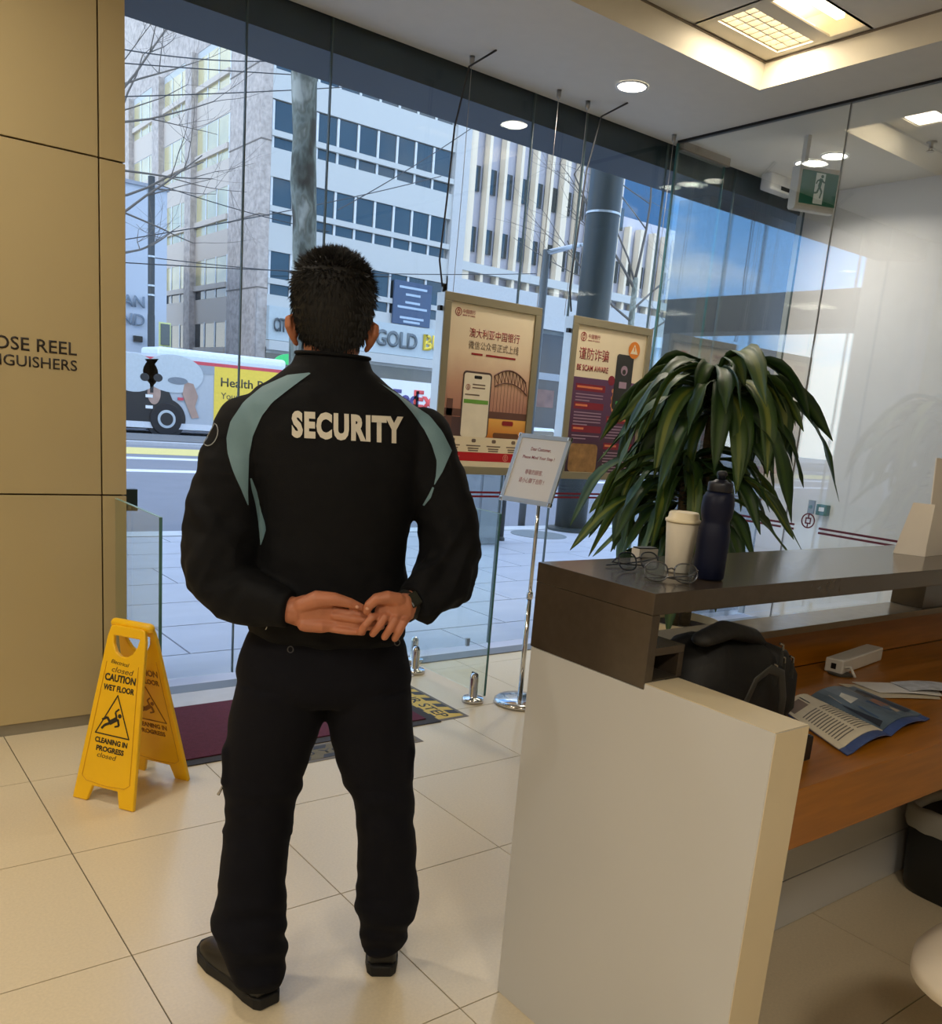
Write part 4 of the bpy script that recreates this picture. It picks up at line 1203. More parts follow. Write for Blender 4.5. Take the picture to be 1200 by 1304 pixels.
# white power brick with cable and grommet
t = thing('power_block', (2.45, 1.30, .782), 'white rectangular power block at the back of the desk', 'power block')
c_ = Vector((2.47, 1.300, .803)); ux = Vector((.98, .14, 0)).normalized(); uy = Vector((-.14, .98, 0)).normalized()
MB().obox(c_, ux * .15, uy * .026, (0, 0, .0205)).build('body', mat('block_white', (206, 202, 194), rough=.45), t, bevel=.004)
f_ = c_ - ux * .1505
MB().obox(f_, ux * .0008, uy * .007, (0, 0, .008)).build('socket', M_black, t)
MB().tube([f_ + Vector((.02, -.027, .0)), f_ + Vector((.02, -.040, .004)), f_ + Vector((.018, -.05, -.008)), f_ + Vector((.02, -.056, -.018))], .004, 8, round_ends=True).build('cable', MATS['block_white'], t, smooth=True)
tag(MB().lathe([(.001, .7815), (.034, .7815), (.036, .783), (.034, .785), (.026, .786), (.001, .7845)], 28, (2.335, 1.262, 0)).build('cable_grommet', mat('grommet_dark', (58, 52, 44), rough=.4), smooth=True), 'round dark cable grommet set into the desk', 'grommet')

# waste bin under the desk
t = thing('waste_bin', (3.0, 1.03, 0), 'black plastic waste bin with a grey liner under the desk', 'bin')
MB().loft([(3.005, 1.045, .0005, .165, .17), (3.005, 1.045, .02, .172, .178), (3.005, 1.045, .27, .19, .195), (3.005, 1.045, .272, .182, .187), (3.005, 1.045, .03, .16, .165)], 48, 5.0).build('bucket', mat('bin_black', (20, 20, 18), rough=.5), t, smooth=True)
lm = MB().loft([(3.005, 1.045, .225, .193, .198), (3.005, 1.045, .245, .199, .204), (3.005, 1.045, .285, .198, .203), (3.005, 1.045, .305, .186, .19), (3.005, 1.045, .26, .175, .178)], 64, 5.0, cap=False).mesh('liner', True)
for v in lm.vertices:
    n_ = noise.noise(v.co * 22) * .006
    v.co.x += n_; v.co.y += n_; v.co.z += noise.noise(v.co * 17 + Vector((5, 0, 0))) * .012
link('liner', lm, mat('liner_grey', (150, 148, 140), rough=.35), t)

# white visitor chair at the right edge
t = thing('white_chair', (1.98, .50, 0), 'white moulded chair pushed in at the lower right corner', 'chair')
Mch = mat('chair_white', (224, 214, 198), rough=.35, var=.02)
ccx, ccy = 1.84, .485
MB().loft([(ccx, ccy, .395, .12, .10), (ccx, ccy, .405, .20, .175), (ccx, ccy, .43, .235, .205), (ccx, ccy, .46, .235, .205), (ccx, ccy, .48, .20, .17), (ccx, ccy, .484, .1, .08)], 48, 2.8).build('seat', Mch, t, smooth=True)
MB().loft([(ccx + .10, ccy - .19, .47, .17, .03), (ccx + .10, ccy - .23, .60, .20, .03), (ccx + .10, ccy - .26, .74, .19, .028), (ccx + .10, ccy - .27, .80, .12, .02)], 32, 2.6).build('backrest', Mch, t, smooth=True)
for sx in (-1, 1):
    for sy in (-1, 1):
        MB().tube([(ccx + sx * .11, ccy + sy * .09, .40), (ccx + sx * .19 + .08, ccy + sy * .17 - .05, .0)], [.016, .011], 10).build('leg', M_steel, t, smooth=True)

# ================================================================ ENTRANCE
# glass balustrades
def balustrade(x, ya, yb, z0, z1, label, name, spig):
    t = thing('glass_balustrade', (x, (ya + yb) / 2, 0), label, 'balustrade', 'glass entrance balustrades')
    MB().box(x - .005, x + .005, ya + .004, yb, z0, z1).build('glass_pane', M_bal, t)
    MB().box(x - .0055, x + .0055, ya, ya + .004, z0, z1).build('near_edge', M_edge, t)
    MB().box(x - .0055, x + .0055, ya, yb, z1, z1 + .002).build('top_edge', mat('glass_edge_pale', (150, 190, 182), rough=.2), t)
    for (sx, sy) in spig:
        sp = MB().lathe([(.055, .0005), (.055, .018), (.050, .024), (.024, .026), (.022, .03), (.022, .125), (.020, .140), (.012, .150), (.001, .152)], 28, (sx, sy, 0)).build('spigot', M_chrome, t, smooth=True)
        MB().box(sx - .003, sx + .003, sy - .0225, sy + .0225, .135, .153).build('slot', M_black, sp)
    return t
balustrade(1.05, 3.19, WLY - .004, .05, .962, 'glass balustrade pane standing out from the beige wall', 'left', [])
t_ = bpy.data.objects.get('glass_balustrade')
MB().box(1.03, 1.07, 3.30, 3.38, .0005, .085).build('floor_clamp', M_chrome, t_, bevel=.003)
MB().box(1.03, 1.07, 3.60, 3.68, .0005, .085).build('floor_clamp', M_chrome, t_, bevel=.003)
balustrade(2.70, 3.28, 4.12, .04, .958, 'glass balustrade pane on chrome spigots right of the guard', 'right', [(2.665, 3.33), (2.665, 3.86)])
q = on_z(531, 843, 0)
t_ = [o for o in COL.objects if o.name.startswith('glass_balustrade')][-1]
sp = MB().lathe([(.055, .0005), (.055, .018), (.050, .024), (.024, .026), (.022, .03), (.022, .125), (.020, .140), (.012, .150), (.001, .152)], 28, (2.775, 4.04, 0)).build('spigot', M_chrome, t_, smooth=True)
t = thing('door_stop', (1.15, 3.72, .9), 'dark green glass clamp at the end of the beige wall', 'clamp')
MB().box(1.096, 1.150, 3.79, 3.83, .905, .995).build('clamp_plate', mat('clamp_dark', (24, 44, 40), rough=.3), t)
MB().box(1.0925, 1.096, 3.80, 3.82, .93, .97).build('clamp_stub', M_steel, t)

# mats
M_carpet = mat('maroon_carpet', (92, 38, 56), rough=1., var=.15, scale=60, bump=.4, bscale=300)
M_rub = mat('rubber_border', (52, 48, 48), rough=.8)
t = thing('entrance_mat', (1.75, 3.45, 0), 'maroon entrance mat with a dark rubber border at the door', 'mat')
MB().box(1.10, 2.345, 3.15, 3.795, .0005, .005).build('rubber_base', M_rub, t)
MB().box(1.10, 2.29, 3.20, 3.795, .0052, .010).build('carpet', M_carpet, t)
M_hy = mat('tape_yellow', (206, 172, 62), rough=.5, var=.08)
M_hb = mat('tape_black', (40, 38, 38), rough=.6)
def tape(name, label, o, ex, ey, L, W, words, M_hy=M_hy):
    """floor warning strip: yellow field, black chevrons along both edges, words between"""
    o = Vector(o); ex = Vector(ex); ey = Vector(ey)
    t = thing(name, o, label, 'floor sticker', 'warning floor stickers')
    up = Vector((0, 0, 1))
    MB().prism([(-.02, -.02), (L + .02, -.02), (L + .02, W + .02), (-.02, W + .02)], up * .0012, o, ex, ey).build('grey_backing', mat('tape_grey', (112, 106, 98), rough=.8), t)
    MB().prism([(0, 0), (L, 0), (L, W), (0, W)], up * .0008, o + up * .0013, ex, ey).build('yellow_field', M_hy, t)
    n = int(L / .10)
    for k in range(n):
        a = k * L / n
        for (y0_, y1_) in ((0, W * .26), (W * .74, W)):
            MB().prism([(a, y0_), (a + L / n * .5, y0_), (a + L / n * .5 + .02, y1_), (a + .02, y1_)], up * .0005, o + up * .0022, ex, ey).build('black_block', M_hb, t)
    lettering('lettering', words, o + ex * (L / 2) + ey * (W * .34) + up * .0022, ex, ey, W * .32, M_hb, t, width=L * .95, depth=.0004, bold=.01)
    return t
tape('warning_strip', 'yellow and black mind your step floor sticker beside the balustrade', (2.31, 3.98, .0005), (0, -1, 0), (1, 0, 0), .80, .185, 'MIND YOUR STEP')
tape('warning_strip', 'dark worn warning strip on the floor between the guard\'s feet and the mat', (1.42, 3.0, .0005), (1, 0, 0), (0, 1, 0), .69, .125, 'MIND YOUR STEP', mat('tape_worn', (104, 94, 66), rough=.7, var=.2, scale=20))

# wet floor sign
M_sy = mat('sign_yellow', (240, 188, 14), rough=.35, var=.05, scale=6)
M_sk2 = mat('sign_ink', (40, 34, 22), rough=.6)
SC = Vector((.910, 3.050, 0)); SA = Vector((.558, -.830, 0)).normalized(); SN = Vector((-.834, -.552, 0)).normalized()
t = thing('wet_floor_sign', SC, 'yellow folding wet floor caution sign by the beige wall', 'floor sign')
HT = .605; HS = .150
def board(sgn, name):
    base = SC + SN * (HS * sgn)
    topc = SC + SN * (.018 * sgn) + Vector((0, 0, HT))
    upv = (topc - base); L = upv.length; upv.normalize()
    nrm = SA.cross(upv); nrm.normalize()
    if nrm.dot(SN * sgn) < 0: nrm = -nrm
    wb, wt = .128, .080
    outline = [(-wb, .0), (-wb + .06, .0), (-wb + .075, .055), (wb - .075, .055), (wb - .06, .0), (wb, .0), (wt, L - .045), (wt - .010, L - .004), (wt - .025, L), (-wt + .025, L), (-wt + .010, L - .004), (-wt, L - .045)]
    # board with handle hole: quads around the hole
    hole = [(-.054, L - .036), (.054, L - .036), (.048, L - .066), (.034, L - .090), (.012, L - .104), (-.012, L - .104), (-.034, L - .090), (-.048, L - .066)]
    bm = bmesh.new()
    def v2(p): return bm.verts.new(base + SA * p[0] + upv * p[1])
    vo = [v2(p) for p in outline]; vh = [v2(p) for p in hole]
    eo = [bm.edges.new((vo[i], vo[(i + 1) % len(vo)])) for i in range(len(vo))]
    eh = [bm.edges.new((vh[i], vh[(i + 1) % len(vh)])) for i in range(len(vh))]
    bmesh.ops.triangle_fill(bm, use_beauty=True, use_dissolve=False, edges=eo + eh)
    bmesh.ops.recalc_face_normals(bm, faces=bm.faces)
    me = bpy.data.meshes.new(name); bm.to_mesh(me); bm.free()
    o = link(name, me, M_sy, t)
    sm = o.modifiers.new('solid', 'SOLIDIFY'); sm.thickness = .016; sm.offset = 0
    bv = o.modifiers.new('bevel', 'BEVEL'); bv.width = .004; bv.segments = 2; bv.limit_method = 'ANGLE'
    return o, base, upv, nrm, L
fb, base, upv, nrm, L = board(1, 'front_board')
bb, base2, upv2, nrm2, L2 = board(-1, 'back_board')
MB().tube([SC - SA * .072 + Vector((0, 0, HT + .002)), SC + SA * .07 + Vector((0, 0, HT + .002))], .017, 14, round_ends=True).build('hinge_handle', M_sy, t, smooth=True)
# raised rim of the front panel
def rim(par, base, upv, nrm, name):
    off = base + nrm * .0085
    pl_ = [(-.098, .075), (-.068, .50), (.068, .50), (.098, .075), (.04, .062), (-.04, .062)]
    pts = [off + SA * p[0] + upv * p[1] for p in [(-.066, .49), (-.100, .085), (-.08, .070), (0, .064), (.08, .070), (.100, .085), (.066, .49)]]
    return MB().tube(pts, .0016, 6).build(name, mat('sign_yellow_rim', (214, 158, 12), rough=.4), par)
rim(fb, base, upv, nrm, 'moulded_rim')
rim(bb, base2, upv2, -nrm2, 'moulded_rim')
def sgn_txt(par, body, y, h, w, base, upv, nrm, ex, **k):
    return lettering('lettering', body, base + upv * y + nrm * .0085, ex, upv, h, M_sk2, par, width=w, depth=.0006, **k)
TI = mat('sign_ink_worn', (150, 100, 16), rough=.6)
def print_face(par, base, upv, nrm, ex, ink, full=True):
    def tx(body, y, h, w, **k):
        return lettering('lettering', body, base + upv * y + nrm * .0085, ex, upv, h, ink, par, width=w, depth=.0006, **k)
    tx('CAUTION', .425, .026, .128, bold=.035)
    tx('WET FLOOR', .392, .021, .128, bold=.035)
    tx('CLEANING IN', .208, .019, .135, bold=.035)
    tx('PROGRESS', .180, .019, .115, bold=.035)
    # triangle outline
    tri = [(-.070, .240), (.070, .240), (0, .380)]
    for k in range(3):
        a = Vector(tri[k]); b = Vector(tri[(k + 1) % 3]); d_ = (b - a).normalized(); q_ = Vector((-d_.y, d_.x)) * .0022
        P = [a - q_ - d_ * .002, b - q_ + d_ * .002, b + q_ + d_ * .002, a + q_ - d_ * .002]
        MB().prism([tuple(p) for p in P], nrm * .0006, base + nrm * .0085, ex, upv).build('triangle_side', ink, par)
    fg = MB()
    O = base + nrm * .0086
    def limb(a, b, w):
        a = Vector(a); b = Vector(b); d_ = (b - a).normalized(); q_ = Vector((-d_.y, d_.x)) * w / 2
        fg.prism([tuple(p) for p in (a - q_, b - q_, b + q_, a + q_)], nrm * .0007, O, ex, upv)
    n_ = 14
    fg.prism([(.020 + .0075 * math.cos(2 * math.pi * k / n_), .312 + .0075 * math.sin(2 * math.pi * k / n_)) for k in range(n_)], nrm * .0007, O, ex, upv)
    for a, b, w in (((.012, .302), (-.018, .282), .016), ((.008, .304), (.000, .322), .007), ((.000, .322), (.014, .335), .006), ((.014, .30), (.022, .278), .008), ((.022, .278), (.005, .272), .006),
                    ((-.016, .284), (-.030, .300), .009), ((-.030, .300), (-.050, .288), .008), ((-.016, .282), (-.036, .272), .009), ((-.036, .272), (-.048, .258), .008)):
        limb(a, b, w)
    fg.build('falling_figure', ink, par)
print_face(fb, base, upv, nrm, SA, M_sk2)
print_face(bb, base2, upv2, -nrm2, SA, TI)
sc1 = lettering('handwriting', 'Electrical', base + upv * .485 + nrm * .0085 - SA * .01, (SA + upv * -.06), upv, .013, M_sk2, fb, width=.075, depth=.0005, shear=.25)
lettering('handwriting', 'closed', base + upv * .457 + nrm * .0085 + SA * .005, (SA + upv * -.02), upv, .019, mat('pen_brown', (96, 70, 24), rough=.6), fb, width=.09, depth=.0005, shear=.2)
lettering('handwriting', 'closed', base + upv * .158 + nrm * .0085 - SA * .01, (SA + upv * -.02), upv, .017, MATS['pen_brown'], fb, width=.08, depth=.0005, shear=.2)

# notice stand
t = thing('notice_stand', (2.90, 3.21, 0), 'chrome notice stand with a silver framed paper sign behind the counter corner', 'sign stand')
bx0, by0 = 2.875, 3.212
MB().lathe([(.001, .0005), (.125, .0005), (.132, .006), (.130, .018), (.115, .028), (.06, .034), (.016, .040), (.001, .040)], 48, (bx0, by0, 0)).build('base', M_chrome, t, smooth=True)
MB().tube([(bx0, by0, .04), (bx0, by0, .56)], .013, 16).build('lower_pole', M_chrome, t, smooth=True)
MB().tube([(bx0, by0, .56), (bx0, by0, 1.15)], .010, 16).build('upper_pole', M_chrome, t, smooth=True)
MB().lathe([(.016, .545), (.017, .56), (.016, .575), (.011, .585)], 20, (bx0, by0, 0)).build('clamp_ring', M_chrome, t, smooth=True)
BC = Vector((2.838, 3.22, 1.18)); psi, th = math.radians(78.3), math.radians(20.4)
W_ = Vector((math.cos(psi), -math.sin(psi), 0)); bk = Vector((math.sin(psi), math.cos(psi), 0)); U_ = Vector((0, 0, 1)) * math.cos(th) + bk * math.sin(th)
N_ = W_.cross(U_)
if N_.dot(bk) > 0: N_ = -N_
hw, hh = .155, .172
MB().obox(BC - N_ * .006, W_ * (hw - .004), U_ * (hh - .004), N_ * .004).build('back_plate', M_alu, t)
MB().obox(BC, W_ * (hw - .02), U_ * (hh - .02), N_ * .0012).build('paper_sheet', mat('notice_paper', (226, 222, 216), rough=.5, var=.01), t)
for (c_, a_, b_) in ((BC + U_ * (hh - .011), W_ * hw, U_ * .011), (BC - U_ * (hh - .011), W_ * hw, U_ * .011), (BC + W_ * (hw - .011), W_ * .011, U_ * (hh - .022)), (BC - W_ * (hw - .011), W_ * .011, U_ * (hh - .022))):
    MB().obox(c_, a_, b_, N_ * .006).build('frame_rail', M_alu, t, bevel=.002)
for sx in (-1, 1):
    for sy in (-1, 1):
        MB().obox(BC + W_ * (sx * (hw - .008)) + U_ * (sy * (hh - .008)), W_ * .010, U_ * .010, N_ * .0072).build('corner_cap', M_chrome, t, bevel=.003)
M_note = mat('notice_ink', (150, 60, 70), rough=.6)
for body, yy, h_, w_ in (('Dear Customer,', .088, .020, .12), ('Please Mind Your Step !', .045, .020, .19), ('尊敬的顾客,', -.030, .026, .105), ('请小心脚下台阶 !', -.072, .026, .15)):
    lettering('lettering', body, BC + U_ * yy + N_ * .0014, W_, U_, h_, M_note, t, width=w_, depth=.0004, bold=.012 if body[0] in 'DP' else 0)
MB().obox((bx0 - .012, by0 + .004, 1.11), (.018, 0, 0), (0, .02, 0), (0, 0, .02)).build('board_bracket', M_steel, t)
# ================================================================ HANGING POSTERS
def ramp_mat(name, stops, rough=.35, z0=0., z1=1.):
    """flat print: colours change along the height of the sheet"""
    m = bpy.data.materials.new(name); m.use_nodes = True
    n = m.node_tree.nodes; l = m.node_tree.links; b = n['Principled BSDF']
    t = n.new('ShaderNodeTexCoord'); s = n.new('ShaderNodeSeparateXYZ'); l.new(t.outputs['Object'], s.inputs[0])
    mr = n.new('ShaderNodeMapRange'); mr.inputs[1].default_value = z0; mr.inputs[2].default_value = z1
    l.new(s.outputs['Z'], mr.inputs[0])
    nz_ = n.new('ShaderNodeTexNoise'); nz_.inputs['Scale'].default_value = 6.0; nz_.inputs['Detail'].default_value = 4.0
    l.new(t.outputs['Object'], nz_.inputs['Vector'])
    ad = n.new('ShaderNodeMath'); ad.operation = 'MULTIPLY_ADD'; ad.inputs[1].default_value = .16; l.new(nz_.outputs['Fac'], ad.inputs[0]); 
    sub = n.new('ShaderNodeMath'); sub.operation = 'SUBTRACT'; l.new(mr.outputs[0], sub.inputs[0]); sub.inputs[1].default_value = .08
    l.new(sub.outputs[0], ad.inputs[2])
    r = n.new('ShaderNodeValToRGB'); l.new(ad.outputs[0], r.inputs[0])
    e = r.color_ramp.elements
    e[0].position = stops[0][0]; e[0].color = rgb(*stops[0][1]); e[1].position = stops[-1][0]; e[1].color = rgb(*stops[-1][1])
    for p, c in stops[1:-1]:
        x = e.new(p); x.color = rgb(*c)
    l.new(r.outputs[0], b.inputs['Base Color']); b.inputs['Roughness'].default_value = rough
    return m
YF = 4.07
EX, EZ = Vector((1, 0, 0)), Vector((0, 0, 1))
M_taupe = mat('taupe_frame', (140, 132, 108), rough=.45, var=.03)
M_pcream = mat('poster_cream', (238, 222, 190), rough=.4, var=.015)
M_pred = mat('poster_red', (150, 36, 40), rough=.4)
M_pgrey = mat('poster_grey', (120, 100, 84), rough=.4)
M_pdark = mat('poster_bridge', (104, 70, 60), rough=.5)
M_pbar = mat('poster_crimson', (190, 26, 34), rough=.4)
def poster_frame(x0, x1, z0, z1, label, cables):
    t = thing('hanging_poster', ((x0 + x1) / 2, YF + .04, z0), label, 'poster', 'posters hung in the window')
    MB().box(x0 + .004, x1 - .004, YF + .012, YF + .085, z0 + .004, z1 - .004).build('light_box', M_alu, t)
    fw = .045
    for (a, b, c, d) in ((x0, x1, z1 - fw, z1), (x0, x1, z0, z0 + fw), (x0, x0 + fw, z0 + fw, z1 - fw), (x1 - fw, x1, z0 + fw, z1 - fw)):
        MB().box(a, b, YF, YF + .0118, c, d).build('frame_rail', M_taupe, t, bevel=.002)
    for cx_ in cables:
        MB().tube([(cx_, YF + .02, z1 - .01), (cx_, YF + .005, 2.6), (cx_, YF + .0, CEIL)], .0018, 6).build('hanging_cable', M_steel, t)
        MB().lathe([(.004, CEIL - .045), (.012, CEIL - .035), (.014, CEIL - .001)], 14, (cx_, YF, 0)).build('ceiling_hook', M_steel, t, smooth=True)
    pts = [(x0 - .005, YF + .03, z1 + .02), (x0 - .035, YF + .03, z1 + .15), (x0 - .015, YF + .03, z1 + .45), (x0 - .005, YF + .02, z1 + .8), (x0 + .03, YF - .02, CEIL - .06), (x0 + .09, YF - .16, CEIL - .001)]
    MB().tube(pts, .005, 8).build('power_cord', M_wire, t, smooth=True)
    MB().box(x0 - .018, x0 - .001, YF + .02, YF + .045, z1 - .10, z1 - .075).build('cord_plug', M_black, t)
    return t, x0 + fw, x1 - fw, z0 + fw, z1 - fw

t, a, b, c, d = poster_frame(2.84, 3.53, 1.075, 2.04, 'cream and red bank poster with a steel arch bridge, left one of two', (2.90, 3.50))
W = b - a; Hh = d - c
YP = YF + .010
def P(sx, sz, lay=0): return Vector((a + W * sx, YP - .0004 * lay, c + Hh * sz))
def pq(sx0, sx1, sz0, sz1, m_, name, lay, par=None, r=0.0):
    A_ = P(sx0, sz0, lay); B_ = P(sx1, sz1, lay)
    if r <= 0:
        poly = [(A_.x, A_.z), (B_.x, A_.z), (B_.x, B_.z), (A_.x, B_.z)]
    else:
        poly = []
        for (cx_, cz_, s0) in ((B_.x - r, A_.z + r, -90), (B_.x - r, B_.z - r, 0), (A_.x + r, B_.z - r, 90), (A_.x + r, A_.z + r, 180)):
            for k in range(6):
                an = math.radians(s0 + 90 * k / 5); poly.append((cx_ + r * math.cos(an), cz_ + r * math.sin(an)))
    return MB().prism(poly, (0, -.0003, 0), (0, A_.y, 0), EX, EZ).build(name, m_, par or t)
def pt(body, sx, sz, h, w, m_, lay=3, align='CENTER', bold=.012):
    return lettering('lettering', body, P(sx, sz, lay), EX, EZ, h, m_, t, width=w, depth=.0003, bold=bold, align=align)
sky_ = ramp_mat('poster_sunset', [(0.0, (226, 150, 56)), (.16, (214, 128, 70)), (.32, (176, 120, 104)), (.52, (206, 160, 134)), (.72, (238, 214, 182)), (1.0, (240, 226, 196))], z0=c, z1=d)
pq(0, 1, 0, 1, sky_, 'print_sheet', 0)
ring_mark('emblem', P(.09, .945, 3), EX, EZ, .022, M_pred, t, .0003)
pt('中国银行', .14, .94, .022, .085, M_pred, align='LEFT', bold=0)
pt('BANK OF CHINA', .14, .925, .008, .085, M_pred, align='LEFT')
pt('澳大利亚中国银行', .53, .805, .050, .36, M_pred, bold=.003)
pt('微信公众号正式上线', .53, .735, .044, .36, M_pgrey, bold=0)
for (s0, s1) in ((.27, .40), (.44, .80)):
    pq(s0, s1, .700, .712, M_pred, 'small_print', 3)
# arch bridge
def arch(z_off, rise, x0_, x1_):
    return [P(x0_ + (x1_ - x0_) * k / 20, z_off + rise * (1 - ((k / 10) - 1) ** 2), 2) for k in range(21)]
ar1 = arch(.36, .27, .30, 1.18); ar2 = arch(.36, .19, .33, 1.15)
PXL = a + W * .545
def seg_in(pts): return [p for p in pts if PXL <= p.x <= b - .002]
MB().tube(seg_in(ar1), .0045, 6).build('bridge_arch', M_pdark, t)
MB().tube(seg_in(ar2), .0035, 6).build('bridge_arch', M_pdark, t)
for k in range(1, 20):
    if PXL < ar1[k].x < b - .004 and PXL < ar2[k].x < b - .004:
        MB().tube([ar1[k], ar2[k]], .0022, 5).build('bridge_truss', M_pdark, t)
        if ar2[k + 1].x < b - .004: MB().tube([ar1[k], ar2[k + 1]], .0016, 5).build('bridge_truss', M_pdark, t)
        MB().tube([ar2[k], Vector((ar2[k].x, ar2[k].y, P(0, .36).z))], .0010, 4).build('bridge_hanger', M_pdark, t)
pq(0, 1, .315, .360, M_pdark, 'bridge_deck', 2)
pq(.03, .10, .20, .42, M_pdark, 'bridge_pylon', 2)
pq(.0, .22, .19, .31, mat('poster_shore', (86, 62, 62), rough=.5), 'shore', 1)
pq(.52, 1, .19, .315, ramp_mat('poster_water', [(0., (206, 120, 40)), (1., (244, 184, 92))], z0=c + Hh * .19, z1=c + Hh * .315), 'water', 1)
pq(.60, .92, .19, .225, mat('poster_island', (112, 70, 40), rough=.5), 'island', 3, None, .012)
# phone picture
pq(.195, .535, .19, .60, mat('poster_phone_edge', (86, 70, 66), rough=.4), 'phone_edge', 4, None, .022)
pq(.21, .52, .19, .588, mat('poster_phone_screen', (240, 228, 204), rough=.4), 'phone_screen', 5, None, .016)
pq(.325, .415, .555, .575, M_black, 'phone_notch', 6, None, .006)
pq(.222, .51, .40, .425, mat('poster_green', (112, 164, 66), rough=.4), 'green_button', 6)
ring_mark('phone_emblem', P(.26, .50, 6), EX, EZ, .016, M_pred, t, .0003)
for (s0, s1, z_) in ((.31, .46, .515), (.31, .46, .495), (.23, .40, .45)):
    pq(s0, s1, z_, z_ + .008, M_pgrey, 'small_print', 6)
pq(.70, .84, .275, .305, M_pred, 'red_button', 5, None, .01)
# lower band
pq(0, 1, 0, .19, M_pcream, 'lower_band', 4)
for k in range(4):
    sx = .13 + k * .245
    pq(sx - .025, sx + .025, .155, .178, M_pgrey, 'icon', 5, None, .008)
    for j, (w_, z_) in enumerate(((.085, .130), (.065, .113), (.06, .099))):
        pq(sx - w_, sx + w_, z_, z_ + .008, M_pgrey, 'small_print', 5)
pq(0, 1, .035, .092, M_pbar, 'red_band', 5)
ring_mark('band_emblem', P(.78, .063, 6), EX, EZ, .020, mat('poster_pink', (226, 150, 130), rough=.4), t, .0003)
pq(.06, .22, .060, .066, MATS['poster_pink'], 'small_print', 6)

t, a, b, c, d = poster_frame(3.785, 4.485, 1.065, 2.035, 'purple and cream scam warning poster with a phone picture, right one of two', (3.72, 4.46))
W = b - a; Hh = d - c
pq(0, 1, 0, 1, M_pcream, 'print_sheet', 0)
M_pur = ramp_mat('poster_purple', [(0., (58, 34, 48)), (.5, (84, 50, 78)), (1., (98, 62, 96))], z0=c, z1=c + Hh * .62)
pq(0, 1, 0, .655, M_pur, 'purple_field', 1)
ring_mark('emblem', P(.09, .925, 3), EX, EZ, .026, M_pred, t, .0003)
pt('中国银行', .155, .918, .026, .10, M_pred, align='LEFT', bold=0)
pt('BANK OF CHINA', .155, .900, .008, .10, M_pred, align='LEFT')
pt('谨防诈骗', .26, .775, .072, .255, M_pred, bold=.004)
pt('BE SCAM AWARE', .26, .700, .036, .27, M_pred, bold=.025)
M_ptx = mat('poster_text_pale', (168, 140, 158), rough=.5)
M_por = mat('poster_text_orange', (224, 128, 84), rough=.5)
M_phd = mat('poster_heading', (132, 30, 48), rough=.5)
def block(sx0, sx1, top, heads, lines):
    z_ = top
    pq(sx0, sx1, z_ - .035, z_ + .012, M_phd, 'heading_bar', 2)
    pq(sx0 + .02, sx0 + .02 + (sx1 - sx0) * heads, z_ - .016, z_ - .002, M_por, 'heading_text', 3)
    z_ -= .062
    for k in range(lines):
        pq(sx0 + .01, sx0 + (sx1 - sx0) * (.95 if k < lines - 1 else .5), z_, z_ + .007, M_ptx, 'small_print', 3)
        z_ -= .021
block(.05, .47, .60, .85, 3)
block(.05, .47, .475, .4, 5)
block(.05, .47, .315, .35, 2)
block(.53, .96, .395, .9, 5)
block(.53, .96, .205, .4, 9)
pq(.05, .45, .0, .20, mat('poster_gold_photo', (150, 112, 66), rough=.5, var=.6, scale=16.), 'gold_picture', 3, None, .03)
pq(.58, .86, .42, .60, mat('poster_hand', (206, 134, 92), rough=.5, var=.2, scale=8), 'hand_picture', 3, None, .05)
for k in range(3):
    pq(.565, .63, .47 + k * .05, .50 + k * .05, MATS['poster_hand'], 'finger_picture', 3, None, .012)
pq(.59, .84, .455, .845, mat('poster_phone_dark', (46, 46, 44), rough=.3), 'phone_picture', 5, None, .02)
def disc(sx, sz, r, m_, name, lay):
    o_ = P(sx, sz, lay)
    return MB().prism([(o_.x + r * math.cos(2 * math.pi * k / 28), o_.z + r * math.sin(2 * math.pi * k / 28)) for k in range(28)], (0, -.0003, 0), (0, o_.y, 0), EX, EZ).build(name, m_, t)
disc(.715, .735, .030, M_ptx, 'phone_icon', 6)
disc(.715, .725, .016, MATS['poster_phone_dark'], 'phone_icon_core', 7)
pq(.66, .77, .61, .655, M_ptx, 'phone_text', 6)
disc(.655, .505, .012, mat('poster_call_green', (70, 160, 80), rough=.4), 'call_button', 6)
disc(.775, .505, .012, mat('poster_call_red', (206, 84, 60), rough=.4), 'call_button', 6)
disc(.83, .885, .052, mat('poster_orange', (226, 132, 40), rough=.4), 'alert_disc', 7)
o_ = P(.83, .885, 8)
MB().prism([(o_.x - .034, o_.z - .024), (o_.x + .034, o_.z - .024), (o_.x, o_.z + .036)], (0, -.0003, 0), (0, o_.y, 0), EX, EZ).build('alert_triangle', M_pcream, t)
o_ = P(.83, .885, 9)
MB().prism([(o_.x - .004, o_.z - .008), (o_.x + .004, o_.z - .008), (o_.x + .005, o_.z + .020), (o_.x - .005, o_.z + .020)], (0, -.0003, 0), (0, o_.y, 0), EX, EZ).build('alert_mark', MATS['poster_orange'], t)
disc(.545, .655, .030, M_phd, 'round_badge', 4)
for o_ in (t,):
    pass

